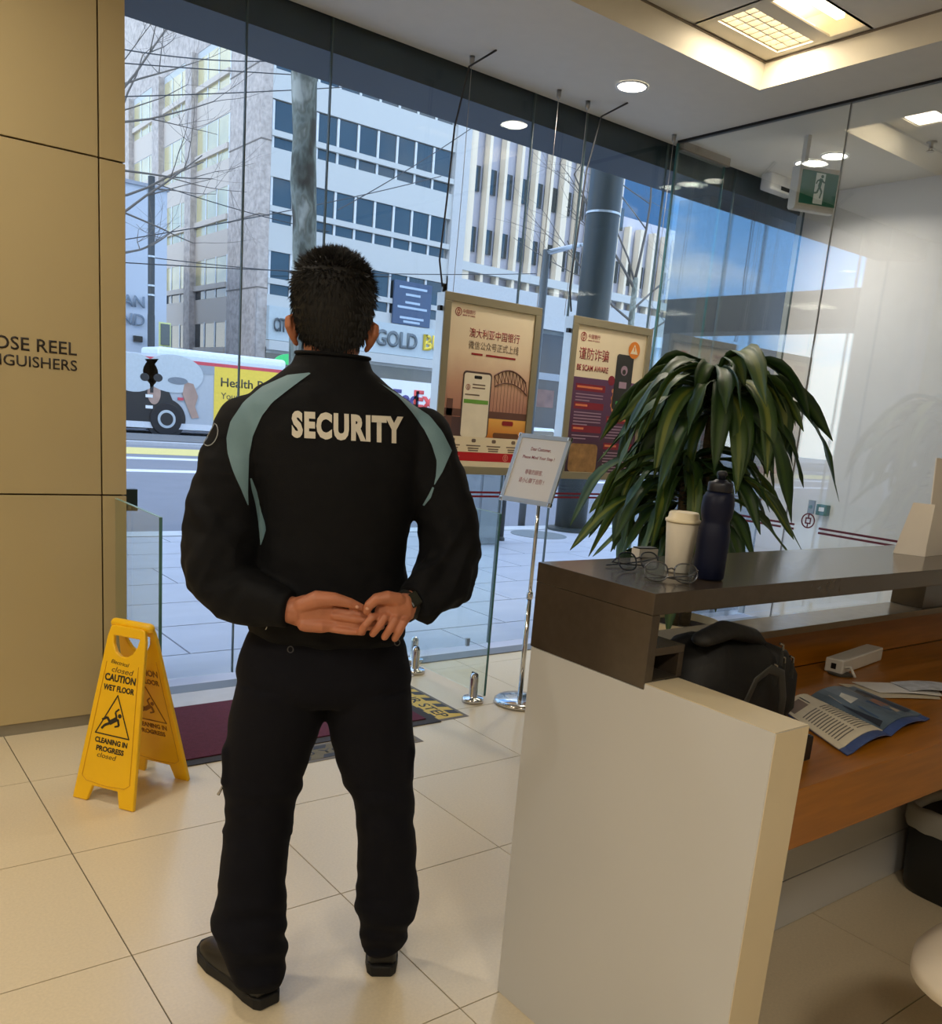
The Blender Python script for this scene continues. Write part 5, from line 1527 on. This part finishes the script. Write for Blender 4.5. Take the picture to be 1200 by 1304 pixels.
# ================================================================ POTTED DRACAENA
PCX, PCY = 3.42, 2.70
t = thing('potted_dracaena', (PCX, PCY, 0), 'tall potted dracaena with long drooping green leaves behind the counter', 'plant')
MB().lathe([(.001, .0005), (.15, .0005), (.155, .02), (.19, .50), (.195, .52), (.185, .522), (.175, .47), (.001, .47)], 40, (PCX, PCY, 0)).build('pot', mat('cream_pot', (206, 188, 150), rough=.4), t, smooth=True)
MB().lathe([(.001, .472), (.172, .472), (.165, .488), (.001, .492)], 32, (PCX, PCY, 0)).build('soil', mat('soil', (52, 40, 30), rough=1., bump=.6, bscale=60), t)
M_leafs = []
def leaf_mat(name, mid, edge):
    m = bpy.data.materials.new(name); m.use_nodes = True
    n = m.node_tree.nodes; l = m.node_tree.links; b = n['Principled BSDF']
    tc_ = n.new('ShaderNodeTexCoord'); s = n.new('ShaderNodeSeparateXYZ'); l.new(tc_.outputs['UV'], s.inputs[0])
    nz_ = n.new('ShaderNodeTexNoise'); nz_.inputs['Scale'].default_value = 9.
    mp_ = n.new('ShaderNodeMapping'); mp_.inputs['Scale'].default_value = (6, .6, 1); l.new(tc_.outputs['UV'], mp_.inputs[0]); l.new(mp_.outputs[0], nz_.inputs['Vector'])
    r = n.new('ShaderNodeValToRGB')
    e = r.color_ramp.elements
    e[0].position = 0.0; e[0].color = rgb(*edge); e[1].position = 1.0; e[1].color = rgb(*edge)
    for p, c_ in ((.30, edge), (.42, mid), (.58, mid), (.70, edge)):
        x = e.new(p); x.color = rgb(*c_)
    md = n.new('ShaderNodeMath'); md.operation = 'MULTIPLY_ADD'; md.inputs[1].default_value = .22; l.new(nz_.outputs['Fac'], md.inputs[0])
    sb = n.new('ShaderNodeMath'); sb.operation = 'SUBTRACT'; sb.inputs[1].default_value = .11; l.new(s.outputs['X'], sb.inputs[0]); l.new(sb.outputs[0], md.inputs[2])
    l.new(md.outputs[0], r.inputs[0])
    l.new(r.outputs[0], b.inputs['Base Color']); b.inputs['Roughness'].default_value = .5
    b.inputs['Transmission Weight'].default_value = 0.0
    return m
ML = [leaf_mat('leaf_variegated', (118, 130, 48), (54, 84, 34)), leaf_mat('leaf_dark', (60, 88, 36), (38, 66, 30)), leaf_mat('leaf_olive', (98, 114, 44), (60, 86, 36))]
def leaf(origin, az, elev, L, w, droop, twist, m_, wav):
    """strap leaf: rises from the cane at `elev`, arches over and hangs; folded along the midrib"""
    origin = Vector(origin)
    n = 12
    hd = Vector((math.cos(az), math.sin(az), 0))
    sd = Vector((-math.sin(az), math.cos(az), 0))
    p = origin.copy(); ang = elev
    pts = [p.copy()]; angs = [ang]
    for k in range(n):
        s_ = (k + 1) / n
        ang = elev - (elev + droop) * min(1, s_ ** .85 * 1.25)
        p = p + (hd * math.cos(ang) + Vector((0, 0, 1)) * math.sin(ang)) * (L / n)
        pts.append(p.copy()); angs.append(ang)
    vs = []; fs = []; uv = []
    for k, (q, an) in enumerate(zip(pts, angs)):
        s_ = k / n
        ww = w * (0.42 + 1.1 * math.sin(min(1, s_ * 1.05) * math.pi * .72)) * (1 - s_ ** 5) * .5 + .0015
        nrm = hd * -math.sin(an) + Vector((0, 0, 1)) * math.cos(an)
        tw = twist * s_
        side = sd * math.cos(tw) + nrm * math.sin(tw)
        nn = nrm * math.cos(tw) - sd * math.sin(tw)
        rip = wav * math.sin(s_ * 17 + az * 3) * ww
        for j, (f_, h_) in enumerate(((-1, .22), (-.5, .07), (0, -.10), (.5, .07), (1, .22))):
            vs.append(q + side * (ww * f_) + nn * (ww * h_ + (rip if abs(f_) == 1 else 0) * (1 if f_ > 0 else -1)))
            uv.append(((f_ + 1) / 2, s_))
    for k in range(n):
        for j in range(4):
            i = k * 5 + j
            fs.append((i, i + 1, i + 6, i + 5))
    me = bpy.data.meshes.new('leaf')
    me.from_pydata([tuple(v) for v in vs], [], fs)
    ul = me.uv_layers.new(name='UVMap')
    for lp in me.loops:
        ul.data[lp.index].uv = uv[lp.vertex_index]
    me.polygons.foreach_set('use_smooth', [True] * len(me.polygons))
    o = link('leaf', me, m_, t)
    sm = o.modifiers.new('solid', 'SOLIDIFY'); sm.thickness = .0012
    return o
rng = random.Random(5)
def head(c_, n, Ls, wid, elev_rng, skip=None):
    for k in range(n):
        az = k * 2.39996 + rng.uniform(-.25, .25)
        f_ = k / n
        el = elev_rng[0] + (elev_rng[1] - elev_rng[0]) * f_ + rng.uniform(-.15, .15)
        L = rng.uniform(*Ls) * (.8 + .3 * math.sin(f_ * math.pi))
        o = Vector(c_) + Vector((math.cos(az) * .018, math.sin(az) * .018, -.16 + .20 * f_))
        leaf(o, az, el, L * (rng.uniform(1.0, 1.35) if k % 3 == 0 else 1), rng.uniform(*wid), rng.uniform(.8, 1.55), rng.uniform(-1.6, 1.6), rng.choice((ML[0], ML[1], ML[1], ML[2])), rng.uniform(.08, .34))
H1 = Vector((3.44, 2.70, 1.64)); H2 = Vector((3.27, 2.68, 1.24)); H3 = Vector((3.46, 2.78, .97))
M_cane = mat('cane_bark', (104, 88, 62), rough=.9, var=.25, scale=30, bump=.5, bscale=80, stretch=(1, 1, 4))
MB().tube([(3.44, 2.70, .48), (3.445, 2.70, 1.0), (3.44, 2.70, 1.68)], [.032, .028, .020], 14).build('cane', M_cane, t, smooth=True)
MB().tube([(3.35, 2.69, .48), (3.31, 2.68, .9), (3.27, 2.68, 1.28)], [.028, .024, .018], 14).build('cane', M_cane, t, smooth=True)
MB().tube([(3.45, 2.75, .48), (3.46, 2.78, 1.0)], [.026, .018], 14).build('cane', M_cane, t, smooth=True)
head(H1, 84, (.44, .66), (.044, .066), (.35, 1.25))
head(H2, 62, (.38, .58), (.042, .062), (.25, 1.15))
head(H3, 40, (.32, .46), (.042, .060), (.25, 1.1))
# ================================================================ SECURITY GUARD
GA = math.radians(29.0)
GC = Vector((.97, 1.75, 0))
GM = Matrix.Translation(GC) @ Matrix.Rotation(-GA, 4, 'Z')
GMI = GM.inverted()
EYE_L = GMI @ EYE
def lray(u, v):
    return (GMI.to_3x3() @ ray(u, v)).normalized()
def lp(u, v, yl):
    """photo direction met at local depth yl"""
    d_ = lray(u, v)
    return EYE_L + d_ * ((yl - EYE_L.y) / d_.y)

def solidify_union(mb, voxel, smooth_it=6, factor=.5):
    """weld overlapping closed shapes into one continuous skin"""
    me = mb.mesh('union')
    ob = bpy.data.objects.new('union', me); COL.objects.link(ob)
    r = ob.modifiers.new('r', 'REMESH'); r.mode = 'VOXEL'; r.voxel_size = voxel; r.use_smooth_shade = True
    if smooth_it:
        s = ob.modifiers.new('s', 'SMOOTH'); s.factor = factor; s.iterations = smooth_it
    dg = bpy.context.evaluated_depsgraph_get()
    out = bpy.data.meshes.new_from_object(ob.evaluated_get(dg))
    bpy.data.objects.remove(ob); bpy.data.meshes.remove(me)
    out.polygons.foreach_set('use_smooth', [True] * len(out.polygons))
    return out

HCX = -.031   # head centre
# ---- body (one continuous skin)
bd = MB()
bd.loft([(-.012, 0, .77, .13, .07), (-.012, 0, .83, .150, .095), (-.012, 0, .92, .145, .09), (-.008, 0, 1.05, .140, .09), (-.005, 0, 1.2, .155, .10), (-.012, 0, 1.33, .17, .10), (-.018, 0, 1.40, .14, .08), (-.025, 0, 1.45, .075, .06)], 28)
bd.loft([(HCX + .006, 0, 1.40, .064, .064), (HCX + .004, .004, 1.47, .058, .062), (HCX, .008, 1.52, .058, .064), (HCX, .02, 1.545, .062, .078), (HCX, .028, 1.565, .067, .092), (HCX, .030, 1.60, .074, .098), (HCX, .027, 1.64, .076, .100), (HCX, .022, 1.675, .069, .092), (HCX, .018, 1.70, .052, .070), (HCX, .015, 1.714, .022, .032)], 32)
bd.ellipsoid((HCX, .095, 1.525), .030, .026, .022)               # chin
bd.tube([(HCX, .122, 1.612), (HCX, .132, 1.588), (HCX, .128, 1.578)], [.008, .012, .013], 10, round_ends=True)   # nose
bd.tube([(HCX - .035, .112, 1.628), (HCX, .120, 1.630), (HCX + .035, .112, 1.628)], .010, 8, round_ends=True)    # brow
bd.tube([(HCX - .018, .112, 1.552), (HCX, .119, 1.554), (HCX + .018, .112, 1.552)], .007, 8, round_ends=True)    # mouth
for sx in (-1, 1):                                                # ears
    ex_ = HCX + sx * .080
    bd.tube([(ex_ - sx * .004, .018, 1.535), (ex_ + sx * .004, .012, 1.548), (ex_ + sx * .012, .004, 1.568), (ex_ + sx * .013, .006, 1.583), (ex_ + sx * .004, .022, 1.590)], [.007, .008, .010, .009, .007], 10, flat=.8, round_ends=True)
    bd.ellipsoid((ex_, .015, 1.562), .010, .014, .024)
LARM = [(-.195, .0, 1.345, .076), (-.226, -.01, 1.262, .077), (-.243, -.02, 1.175, .081), (-.248, -.035, 1.095, .083), (-.238, -.052, 1.032, .080), (-.205, -.085, 1.0, .066), (-.155, -.125, .995, .056), (-.110, -.150, .990, .047)]
RARM = [(.176, .0, 1.348, .074), (.210, -.01, 1.265, .071), (.245, -.02, 1.18, .070), (.256, -.035, 1.105, .070), (.242, -.062, 1.050, .068), (.208, -.102, 1.030, .058), (.180, -.135, 1.018, .049)]
def arm_tube(mb, A_, k, seg=20, end=None, close=True):
    P_ = [Vector(a[:3]) for a in A_]; R_ = [a[3] * k for a in A_]
    if end: P_.append(Vector(end[:3])); R_.append(end[3])
    mb.tube(P_, R_, seg, round_ends=close)
arm_tube(bd, LARM, .62, 16, (-.080, -.163, .986, .029))
arm_tube(bd, RARM, .62, 16, (.150, -.160, 1.005, .027))
for sg, (xa, xb, xc) in ((-1, (-.105, -.152, -.155)), (1, (.09, .150, .165))):
    yo = -.045 if sg < 0 else .03
    bd.tube([(xa, 0, .78), (xb, 0, .45), (xc, yo, .10)], [.085, .058, .042], 16, round_ends=True)
    if sg < 0: bd.tube([(-.148, -.055, .055), (-.205, .020, .042), (-.24, .067, .036)], [.026, .022, .014], 12, round_ends=True)
    else: bd.tube([(.165, .05, .055), (.168, .14, .042), (.170, .20, .036)], [.026, .022, .014], 12, round_ends=True)
# hands: left palm turned back, its fingers held by the right hand
def hp(u, v, yl): return lp(u, v, yl)
YH = -.172
bd.tube([hp(371, 779, -.160), hp(388, 779, YH), hp(410, 780, YH), hp(426, 784, YH)], [.028, .037, .036, .026], 18, flat=.55, up=(0, 1, 0), round_ends=True)
bd.tube([hp(384, 771, YH - .008), hp(404, 763, YH - .017), hp(426, 763, YH - .021), hp(446, 768, YH - .020), hp(461, 774, YH - .016)], [.017, .019, .0145, .0110, .0082], 14, round_ends=True)
bd.tube([hp(388, 795, YH - .008), hp(410, 797, YH - .012), hp(426, 798, YH - .010)], [.016, .0155, .010], 14, round_ends=True)
for (pts, r_, dy) in (([(424, 775), (446, 781), (466, 784.5), (484, 786)], .0086, -.002), ([(426, 784), (450, 788), (474, 792), (490, 792)], .0090, -.009), ([(426, 793), (450, 796), (470, 799), (486, 798)], .0086, -.003), ([(422, 801), (442, 804), (462, 805.5)], .0078, -.010)):
    yy = [YH - .004 + dy, YH - .012 + dy, YH - .010 + dy, YH - .006 + dy]
    bd.tube([hp(u, v, yy[k]) for k, (u, v) in enumerate(pts)], [r_ * (1 - .05 * k) for k in range(len(pts))], 12, round_ends=True)
YR = YH - .012
bd.tube([hp(527, 771, -.162), hp(516, 774, YR), hp(504, 776, YR - .004), hp(493, 779, YR - .004)], [.026, .032, .032, .026], 18, flat=.66, up=(0, 1, 0), round_ends=True)
bd.tube([hp(508, 764, YR - .012), hp(493, 761, YR - .022), hp(479, 763, YR - .026), hp(470, 771, YR - .026), hp(467, 778, YR - .022)], [.0150, .0150, .0125, .0108, .0085], 14, round_ends=True)
for (pts, r_) in (([(486, 782), (474, 786), (465, 796), (459, 805)], .0086), ([(499, 781), (490, 786), (483, 797), (475, 807)], .0094), ([(509, 783), (503, 789), (496.5, 801), (490, 811)], .0096), ([(518, 787), (514, 793), (508.5, 804), (503, 813)], .0094)):
    yy = [YR - .008, YR - .026, YR - .030, YR - .020]
    bd.tube([hp(u, v, yy[k]) for k, (u, v) in enumerate(pts)], [r_ * (1 - .05 * k) for k in range(4)], 12, round_ends=True)
body = solidify_union(bd, .0024, 2, .5)
M_skin = mat('skin', (176, 112, 82), rough=.48, var=.10, scale=24, bump=.12, bscale=120, sss=.12)
person = link('person', body, M_skin)
person.location = GC
person.rotation_euler = (0, 0, -GA)
WM[person.name] = GM
tag(person, 'security guard seen from behind in a black jacket with hands clasped at the back', 'person')
for sx in (-1, 1):
    MB().ellipsoid((HCX + sx * .031, .112, 1.612), .012, .010, .010).build('eye', mat('eye_white', (232, 230, 224), rough=.2), person, smooth=True, local=True)
# finger nails
for (u, v, yl) in ((455, 773, YH - .028), (468, 775, YR - .034)):
    q = hp(u, v, yl)
    MB().ellipsoid(q, .0045, .0016, .0036, 12, 6).build('nail', mat('nail', (206, 152, 128), rough=.25), person, smooth=True, local=True)

# ---- jacket
jk = MB()
jk.loft([(-.010, 0, .893, .170, .118), (-.010, 0, .905, .179, .126), (-.012, 0, .935, .181, .128), (-.012, 0, .955, .175, .124), (-.012, 0, .99, .178, .128), (-.010, 0, 1.05, .168, .125), (-.004, 0, 1.13, .162, .125), (-.004, 0, 1.2, .172, .130), (-.008, 0, 1.28, .190, .132), (-.014, 0, 1.35, .208, .122), (-.018, 0, 1.40, .200, .108), (-.022, 0, 1.435, .163, .092), (-.026, 0, 1.462, .122, .080), (-.028, .003, 1.485, .094, .074)], 48, 2.25)
jk.loft([(-.027, .004, 1.45, .108, .084), (-.027, .004, 1.475, .094, .080), (-.027, .004, 1.497, .084, .077), (-.027, .005, 1.513, .079, .075)], 40)
arm_tube(jk, LARM, 1.0, 24, None, False)
arm_tube(jk, RARM, 1.0, 24, None, False)
jk.ellipsoid(LARM[0][:3], .076, .076, .076)
jk.ellipsoid(RARM[0][:3], .074, .074, .074)
# cuffs
jk.tube([(-.118, -.146, .990), (-.088, -.160, .987)], [.046, .042], 20)
jk.tube([(.188, -.130, 1.020), (.166, -.147, 1.013)], [.047, .041], 20)
jme = solidify_union(jk, .0055, 5, .5)
NJ = [v.normal.copy() for v in jme.vertices]
for v in jme.vertices:
    c_ = v.co.copy()
    side = abs(c_.x + .01)
    armw = min(1.0, max(0.0, (side - .15) / .06)) if c_.z < 1.33 else .25
    low = min(1.0, max(0.0, (1.12 - c_.z) / .12))
    k = .003 + .0050 * armw + .004 * low
    n1 = noise.noise(Vector((c_.x * 13, c_.y * 13, c_.z * 17 + c_.x * 12)))
    n2 = noise.noise(Vector((c_.x * 22 + 3, c_.y * 22, c_.z * 40)))
    if c_.z > 1.45: k *= .3
    el = math.exp(-((c_.z - 1.06) / .10) ** 2) * armw
    n1 = n1 + 1.1 * el * (1 - 2.6 * abs(noise.noise(Vector((c_.x * 11 + 5, c_.y * 11, c_.z * 13 - c_.x * 16)))))
    v.co = c_ + NJ[v.index] * (k * n1 + .35 * k * n2)
M_jack = mat('jacket_black', (7, 8, 12), rough=.8, var=.08, scale=40, bump=.15, bscale=500, spec=.22)
jacket = link('jacket', jme, M_jack, person, local=True)
WM[jacket.name] = GM
jbm = bmesh.new(); jbm.from_mesh(jme)
JT = BVHTree.FromBMesh(jbm)
def hit(u, v, off=.0018):
    d_ = lray(u, v)
    loc, nor, idx, dist = JT.ray_cast(EYE_L, d_)
    if loc is None: return None
    if nor.dot(d_) > 0: nor = -nor
    return loc + nor * off
def resample(pl, n):
    L_ = [0]
    for k in range(1, len(pl)):
        L_.append(L_[-1] + math.hypot(pl[k][0] - pl[k - 1][0], pl[k][1] - pl[k - 1][1]))
    out = []
    for i in range(n + 1):
        s_ = L_[-1] * i / n; k = 0
        while k < len(pl) - 2 and L_[k + 1] < s_: k += 1
        f_ = (s_ - L_[k]) / max(1e-6, L_[k + 1] - L_[k])
        out.append((pl[k][0] + (pl[k + 1][0] - pl[k][0]) * f_, pl[k][1] + (pl[k + 1][1] - pl[k][1]) * f_))
    return out
M_teal = mat('stripe_teal', (104, 136, 148), rough=.6, var=.05, scale=20, bump=.1, bscale=300)
def stripe(outer, inner, n, m_=10):
    A_ = resample(outer, n); B_ = resample(inner, n)
    vs = []; ok = []
    for i in range(n + 1):
        for j in range(m_ + 1):
            f_ = j / m_
            h = hit(A_[i][0] + (B_[i][0] - A_[i][0]) * f_, A_[i][1] + (B_[i][1] - A_[i][1]) * f_)
            ok.append(h is not None); vs.append(h if h is not None else Vector((0, 0, 1)))
    fs = []
    for i in range(n):
        for j in range(m_):
            q = (i * (m_ + 1) + j, i * (m_ + 1) + j + 1, (i + 1) * (m_ + 1) + j + 1, (i + 1) * (m_ + 1) + j)
            if all(ok[k] for k in q) and max((vs[q[0]] - vs[q[2]]).length, (vs[q[1]] - vs[q[3]]).length) < .03:
                fs.append(q)
    used = sorted({k for f_ in fs for k in f_}); rm = {k: i for i, k in enumerate(used)}
    me = bpy.data.meshes.new('shoulder_stripe')
    me.from_pydata([tuple(vs[k]) for k in used], [], [tuple(rm[k] for k in f_) for f_ in fs])
    me.polygons.foreach_set('use_smooth', [True] * len(me.polygons))
    o = link('shoulder_stripe', me, M_teal, jacket, local=True)
    o['label'] = 'teal shoulder stripe'
    return o
stripe([(394, 475), (367, 478), (334, 493), (310, 513), (294, 537), (289, 557), (290, 577), (297, 600), (307, 623), (315, 643)],
       [(396, 476), (370, 495), (347, 513), (334, 530), (322, 557), (317, 580), (316, 607), (315.5, 627), (316, 643)], 34)
stripe([(318, 609), (320, 623), (325, 643), (328, 663), (330, 680), (332, 694)], [(320, 609), (327, 627), (332, 647), (338, 664), (340, 674), (336, 687), (333, 694)], 18, 5)
stripe([(481, 487), (503, 500), (527, 517), (547, 530), (563, 550), (575, 574), (564, 600), (554, 617)], [(483, 488), (507, 506), (523, 524), (540, 547), (550, 567), (556, 587), (555, 607), (553, 617)], 30)
stripe([(553, 621), (549, 634), (541, 644)], [(551, 620), (545, 632), (539, 643)], 8, 3)
stripe([(530, 668), (525, 684), (522, 698)], [(527, 668), (521, 684), (520, 698)], 6, 3)
# lettering across the back
tme = text_mesh('SECURITY', 1.0, 1.0, 0, bold=.058, align='LEFT', space=1.16)
bmt = bmesh.new(); bmt.from_mesh(tme)
bmesh.ops.triangulate(bmt, faces=bmt.faces)
bmesh.ops.subdivide_edges(bmt, edges=[e for e in bmt.edges if e.calc_length() > .05], cuts=1)
for v in bmt.verts:
    s_, t_ = v.co.x, v.co.y
    u_ = 372 + s_ * 141
    top = 523 + 8 * s_; bot = 557.5 + 8 * s_
    h = hit(u_, bot + (top - bot) * t_, .0022)
    if h is not None: v.co = h
bmt.to_mesh(tme); bmt.free()
o = link('back_lettering', tme, mat('reflective_print', (206, 200, 186), rough=.5, var=.02), jacket, local=True)
# round badge on the left sleeve
pts = []
for k in range(21):
    a = 2 * math.pi * k / 20
    h = hit(268 + 8 * math.cos(a) - 6 * math.sin(a), 553 + 14 * math.sin(a) + 5 * math.cos(a), .001)
    if h is not None: pts.append(h)
if len(pts) > 3:
    MB().tube(pts, .0011, 5).build('sleeve_badge', mat('badge_silver', (150, 156, 160), rough=.5), jacket, local=True)
jbm.free()
MB().tube([(-.10 + .079 * math.cos(a) + .073, .005 + .075 * math.sin(a), 1.515) for a in [2 * math.pi * k / 40 for k in range(41)]], .004, 8).build('collar_edge', M_jack, jacket, smooth=True, local=True)

# ---- trousers
trm = MB()
trm.loft([(-.012, 0, .915, .168, .112), (-.012, 0, .88, .184, .122), (-.012, 0, .84, .196, .128), (-.012, 0, .80, .203, .130), (-.012, 0, .765, .195, .120), (-.012, 0, .745, .17, .10)], 44, 2.3)
trm.loft([(-.105, 0, .78, .106, .118), (-.119, 0, .69, .108, .110), (-.136, 0, .60, .100, .100), (-.148, 0, .50, .087, .090), (-.152, 0, .43, .079, .085), (-.158, -.01, .36, .078, .083), (-.161, -.02, .29, .080, .083), (-.163, -.03, .225, .083, .085), (-.166, -.038, .18, .092, .092), (-.158, -.045, .145, .080, .086), (-.150, -.05, .105, .075, .086), (-.138, -.060, .065, .062, .075), (-.130, -.066, .042, .052, .066)], 36, 2.2)
trm.loft([(.088, 0, .78, .102, .118), (.099, 0, .69, .102, .108), (.114, 0, .60, .096, .098), (.138, 0, .50, .079, .088), (.151, 0, .43, .071, .083), (.158, .005, .36, .073, .080), (.163, .01, .29, .075, .080), (.168, .015, .225, .080, .083), (.169, .02, .185, .079, .083), (.166, .025, .15, .068, .078), (.165, .03, .11, .060, .076), (.165, .03, .075, .052, .070)], 36, 2.2)
# cargo pockets
trm.loft([(-.212, -.01, .52, .012, .03), (-.222, -.01, .545, .016, .05), (-.222, -.01, .62, .016, .05), (-.210, -.01, .66, .008, .03)], 20, 3.0)
trm.loft([(.182, -.01, .53, .012, .03), (.190, -.01, .55, .015, .05), (.196, -.01, .63, .014, .05), (.190, -.01, .665, .006, .03)], 20, 3.0)
tm = solidify_union(trm, .006, 5, .5)
NT = [v.normal.copy() for v in tm.vertices]
for v in tm.vertices:
    c_ = v.co.copy()
    k = .003 + .010 * max(0., min(1., (.34 - c_.z) / .2)) + (.005 if .4 < c_.z < .55 else 0)
    n1 = noise.noise(Vector((c_.x * 8, c_.y * 8, c_.z * 24 + c_.y * 10)))
    v.co = c_ + NT[v.index] * (k * n1)
M_trs = mat('trousers_navy', (8, 9, 18), rough=.85, var=.08, scale=40, bump=.15, bscale=500, spec=.2)
trousers = link('trousers', tm, M_trs, person, local=True)
WM[trousers.name] = GM
zp = lp(284, 1000, -.03)
MB().tube([zp, zp + Vector((-.006, -.004, -.014)), zp + Vector((-.010, -.004, -.022))], [.0022, .003, .0035], 8).build('zip_pull', M_zip, trousers, local=True)
for (u, v) in ((370, 827), (506, 818)):
    q = lp(u, v, -.135)
    MB().tube([q + Vector((.006 * math.cos(a), 0, .007 * math.sin(a))) for a in [2 * math.pi * k / 14 for k in range(15)]], .0012, 6).build('belt_ring', mat('dull_metal', (86, 86, 90), rough=.4, metal=.8), trousers, local=True)
q = lp(334, 797, -.13)
MB().tube([q + Vector((.010 * math.cos(a), 0, .011 * math.sin(a))) for a in [-.8 + 2.2 * k / 10 for k in range(11)]], .0013, 6).build('key_ring', M_zip, trousers, local=True)

# ---- shoes
M_shoe = mat('shoe_black', (11, 11, 12), rough=.42, var=.08, coat=.08)
M_sole = mat('sole_black', (10, 10, 11), rough=.7)
def shoe(heel, ang):
    d_ = Vector((-math.sin(ang), math.cos(ang), 0)); s_ = Vector((math.cos(ang), math.sin(ang), 0)); up = Vector((0, 0, 1)); o = Vector(heel)
    rs = []
    for (L_, w, h) in ((.004, .028, .075), (.02, .036, .098), (.05, .038, .105), (.09, .039, .100), (.13, .042, .084), (.17, .047, .070), (.21, .050, .060), (.25, .045, .052), (.278, .031, .042), (.291, .012, .032)):
        r_ = []
        for k in range(20):
            a = math.pi * k / 19
            c_, sn = math.cos(a), math.sin(a)
            r_.append(o + d_ * L_ + s_ * (w * math.copysign(abs(c_) ** .75, c_)) + up * (.024 + (h - .024) * sn ** .8))
        rs.append(r_)
    up_ = MB().rings(rs).build('shoe', M_shoe, person, smooth=True, local=True)
    WM[up_.name] = GM
    poly = []
    for (L_, w) in ((-.006, .026), (.01, .037), (.05, .042), (.10, .041), (.15, .046), (.20, .054), (.25, .050), (.28, .036), (.299, .014)):
        poly.append((w, L_))
    poly = poly + [(-w, L_) for w, L_ in poly[::-1]]
    MB().prism(poly, up * .030, o + up * .0008, s_, d_).build('sole', M_sole, up_, local=True, bevel=.004)
    for k in range(4):
        c_ = o + d_ * (.135 + .022 * k) + up * (.087 - .007 * k)
        MB().tube([c_ - s_ * .020 - up * .004, c_ + up * .003, c_ + s_ * .020 - up * .004], .0024, 6).build('lace', M_sole, up_, local=True)
shoe((-.108, -.108, 0), math.radians(37))
shoe((.165, .000, 0), math.radians(-3))

# ---- watch
ax_ = Vector((.73, .61, .32)).normalized()
wc = Vector((.153, -.157, 1.0065))
e1 = ax_.orthogonal().normalized(); e2 = ax_.cross(e1)
rs = []
for (h_, r_) in ((-.010, .0300), (-.010, .0345), (.010, .0345), (.010, .0300)):
    rs.append([wc + ax_ * h_ + (e1 * math.cos(2 * math.pi * k / 28) + e2 * math.sin(2 * math.pi * k / 28)) * r_ for k in range(28)])
rs.append(rs[0])
wt_ = MB().rings(rs, cap=False).build('wrist_watch', mat('watch_rubber', (20, 22, 18), rough=.6), person, smooth=False, local=True)
WM[wt_.name] = GM
up_w = (Vector((0, 0, 1)) - ax_ * ax_.z).normalized()
out_w = ax_.cross(up_w); out_w = out_w if out_w.y < 0 else -out_w
dir_w = (up_w * .6 + out_w * .8).normalized(); tan_w = ax_.cross(dir_w)
MB().obox(wc + dir_w * .0365, ax_ * .014, tan_w * .015, dir_w * .005).build('watch_case', mat('watch_case', (30, 34, 28), rough=.35), wt_, local=True, bevel=.003)

# ---- hair
M_hair = mat('hair_dark', (8, 6, 5), rough=.6, var=.2, scale=80, spec=.4)
hr = MB()
hr.loft([(HCX, .006, 1.512, .042, .060), (HCX, .006, 1.532, .054, .070), (HCX, .008, 1.558, .072, .086), (HCX, .012, 1.59, .0825, .098), (HCX, .016, 1.625, .0865, .106), (HCX, .016, 1.655, .0860, .107), (HCX, .014, 1.682, .0775, .100), (HCX, .012, 1.704, .058, .080), (HCX, .010, 1.718, .034, .050), (HCX, .010, 1.7215, .008, .012)], 44)
hm = hr.mesh('hair', True)
bmh = bmesh.new(); bmh.from_mesh(hm)
bmesh.ops.subdivide_edges(bmh, edges=bmh.edges, cuts=1, use_grid_fill=True)
kill = [f_ for f_ in bmh.faces if (lambda c_: c_.y > .06 + (.05 if c_.z > 1.63 else 0) and c_.z < 1.665)(f_.calc_center_median())]
kill += [f_ for f_ in bmh.faces if f_ not in kill and len(f_.verts) > 6]
bmesh.ops.delete(bmh, geom=kill, context='FACES')
rngh = random.Random(9)
bmh.normal_update()
for v in bmh.verts:
    v.co += v.normal * (.0015 * noise.noise(v.co * 60))
tufts_v = []; tufts_f = []
faces = [f_ for f_ in bmh.faces]
for f_ in faces:
    for rep in range(5):
        c_ = f_.calc_center_median() + Vector((rngh.uniform(-1, 1), rngh.uniform(-1, 1), rngh.uniform(-1, 1))) * .004
        n_ = f_.normal
        topw = max(0., min(1., (c_.z - 1.60) / .10 + rngh.uniform(-.25, .25)))
        tang = Vector((rngh.uniform(-.35, .35), rngh.uniform(-.35, .35) + .3 * topw, -1.3 + 1.2 * topw))
        d_ = (n_ * (.10 + .70 * topw) + tang * .8).normalized()
        L_ = rngh.uniform(.010, .016) + .006 * topw
        sd_ = d_.orthogonal().normalized(); s2 = d_.cross(sd_)
        r_ = .0016
        k = len(tufts_v)
        b0 = c_ - n_ * .002
        tufts_v += [b0 + sd_ * r_, b0 - sd_ * r_ * .5 + s2 * r_ * .87, b0 - sd_ * r_ * .5 - s2 * r_ * .87, b0 + d_ * L_]
        tufts_f += [(k, k + 1, k + 3), (k + 1, k + 2, k + 3), (k + 2, k, k + 3)]
bmh.to_mesh(hm); bmh.free()
hm.polygons.foreach_set('use_smooth', [True] * len(hm.polygons))
hair = link('hair', hm, M_hair, person, local=True)
WM[hair.name] = GM
tf = bpy.data.meshes.new('hair_strands'); tf.from_pydata([tuple(v) for v in tufts_v], [], tufts_f)
o = link('hair_strands', tf, M_hair, hair, local=True)
o['kind'] = 'stuff'
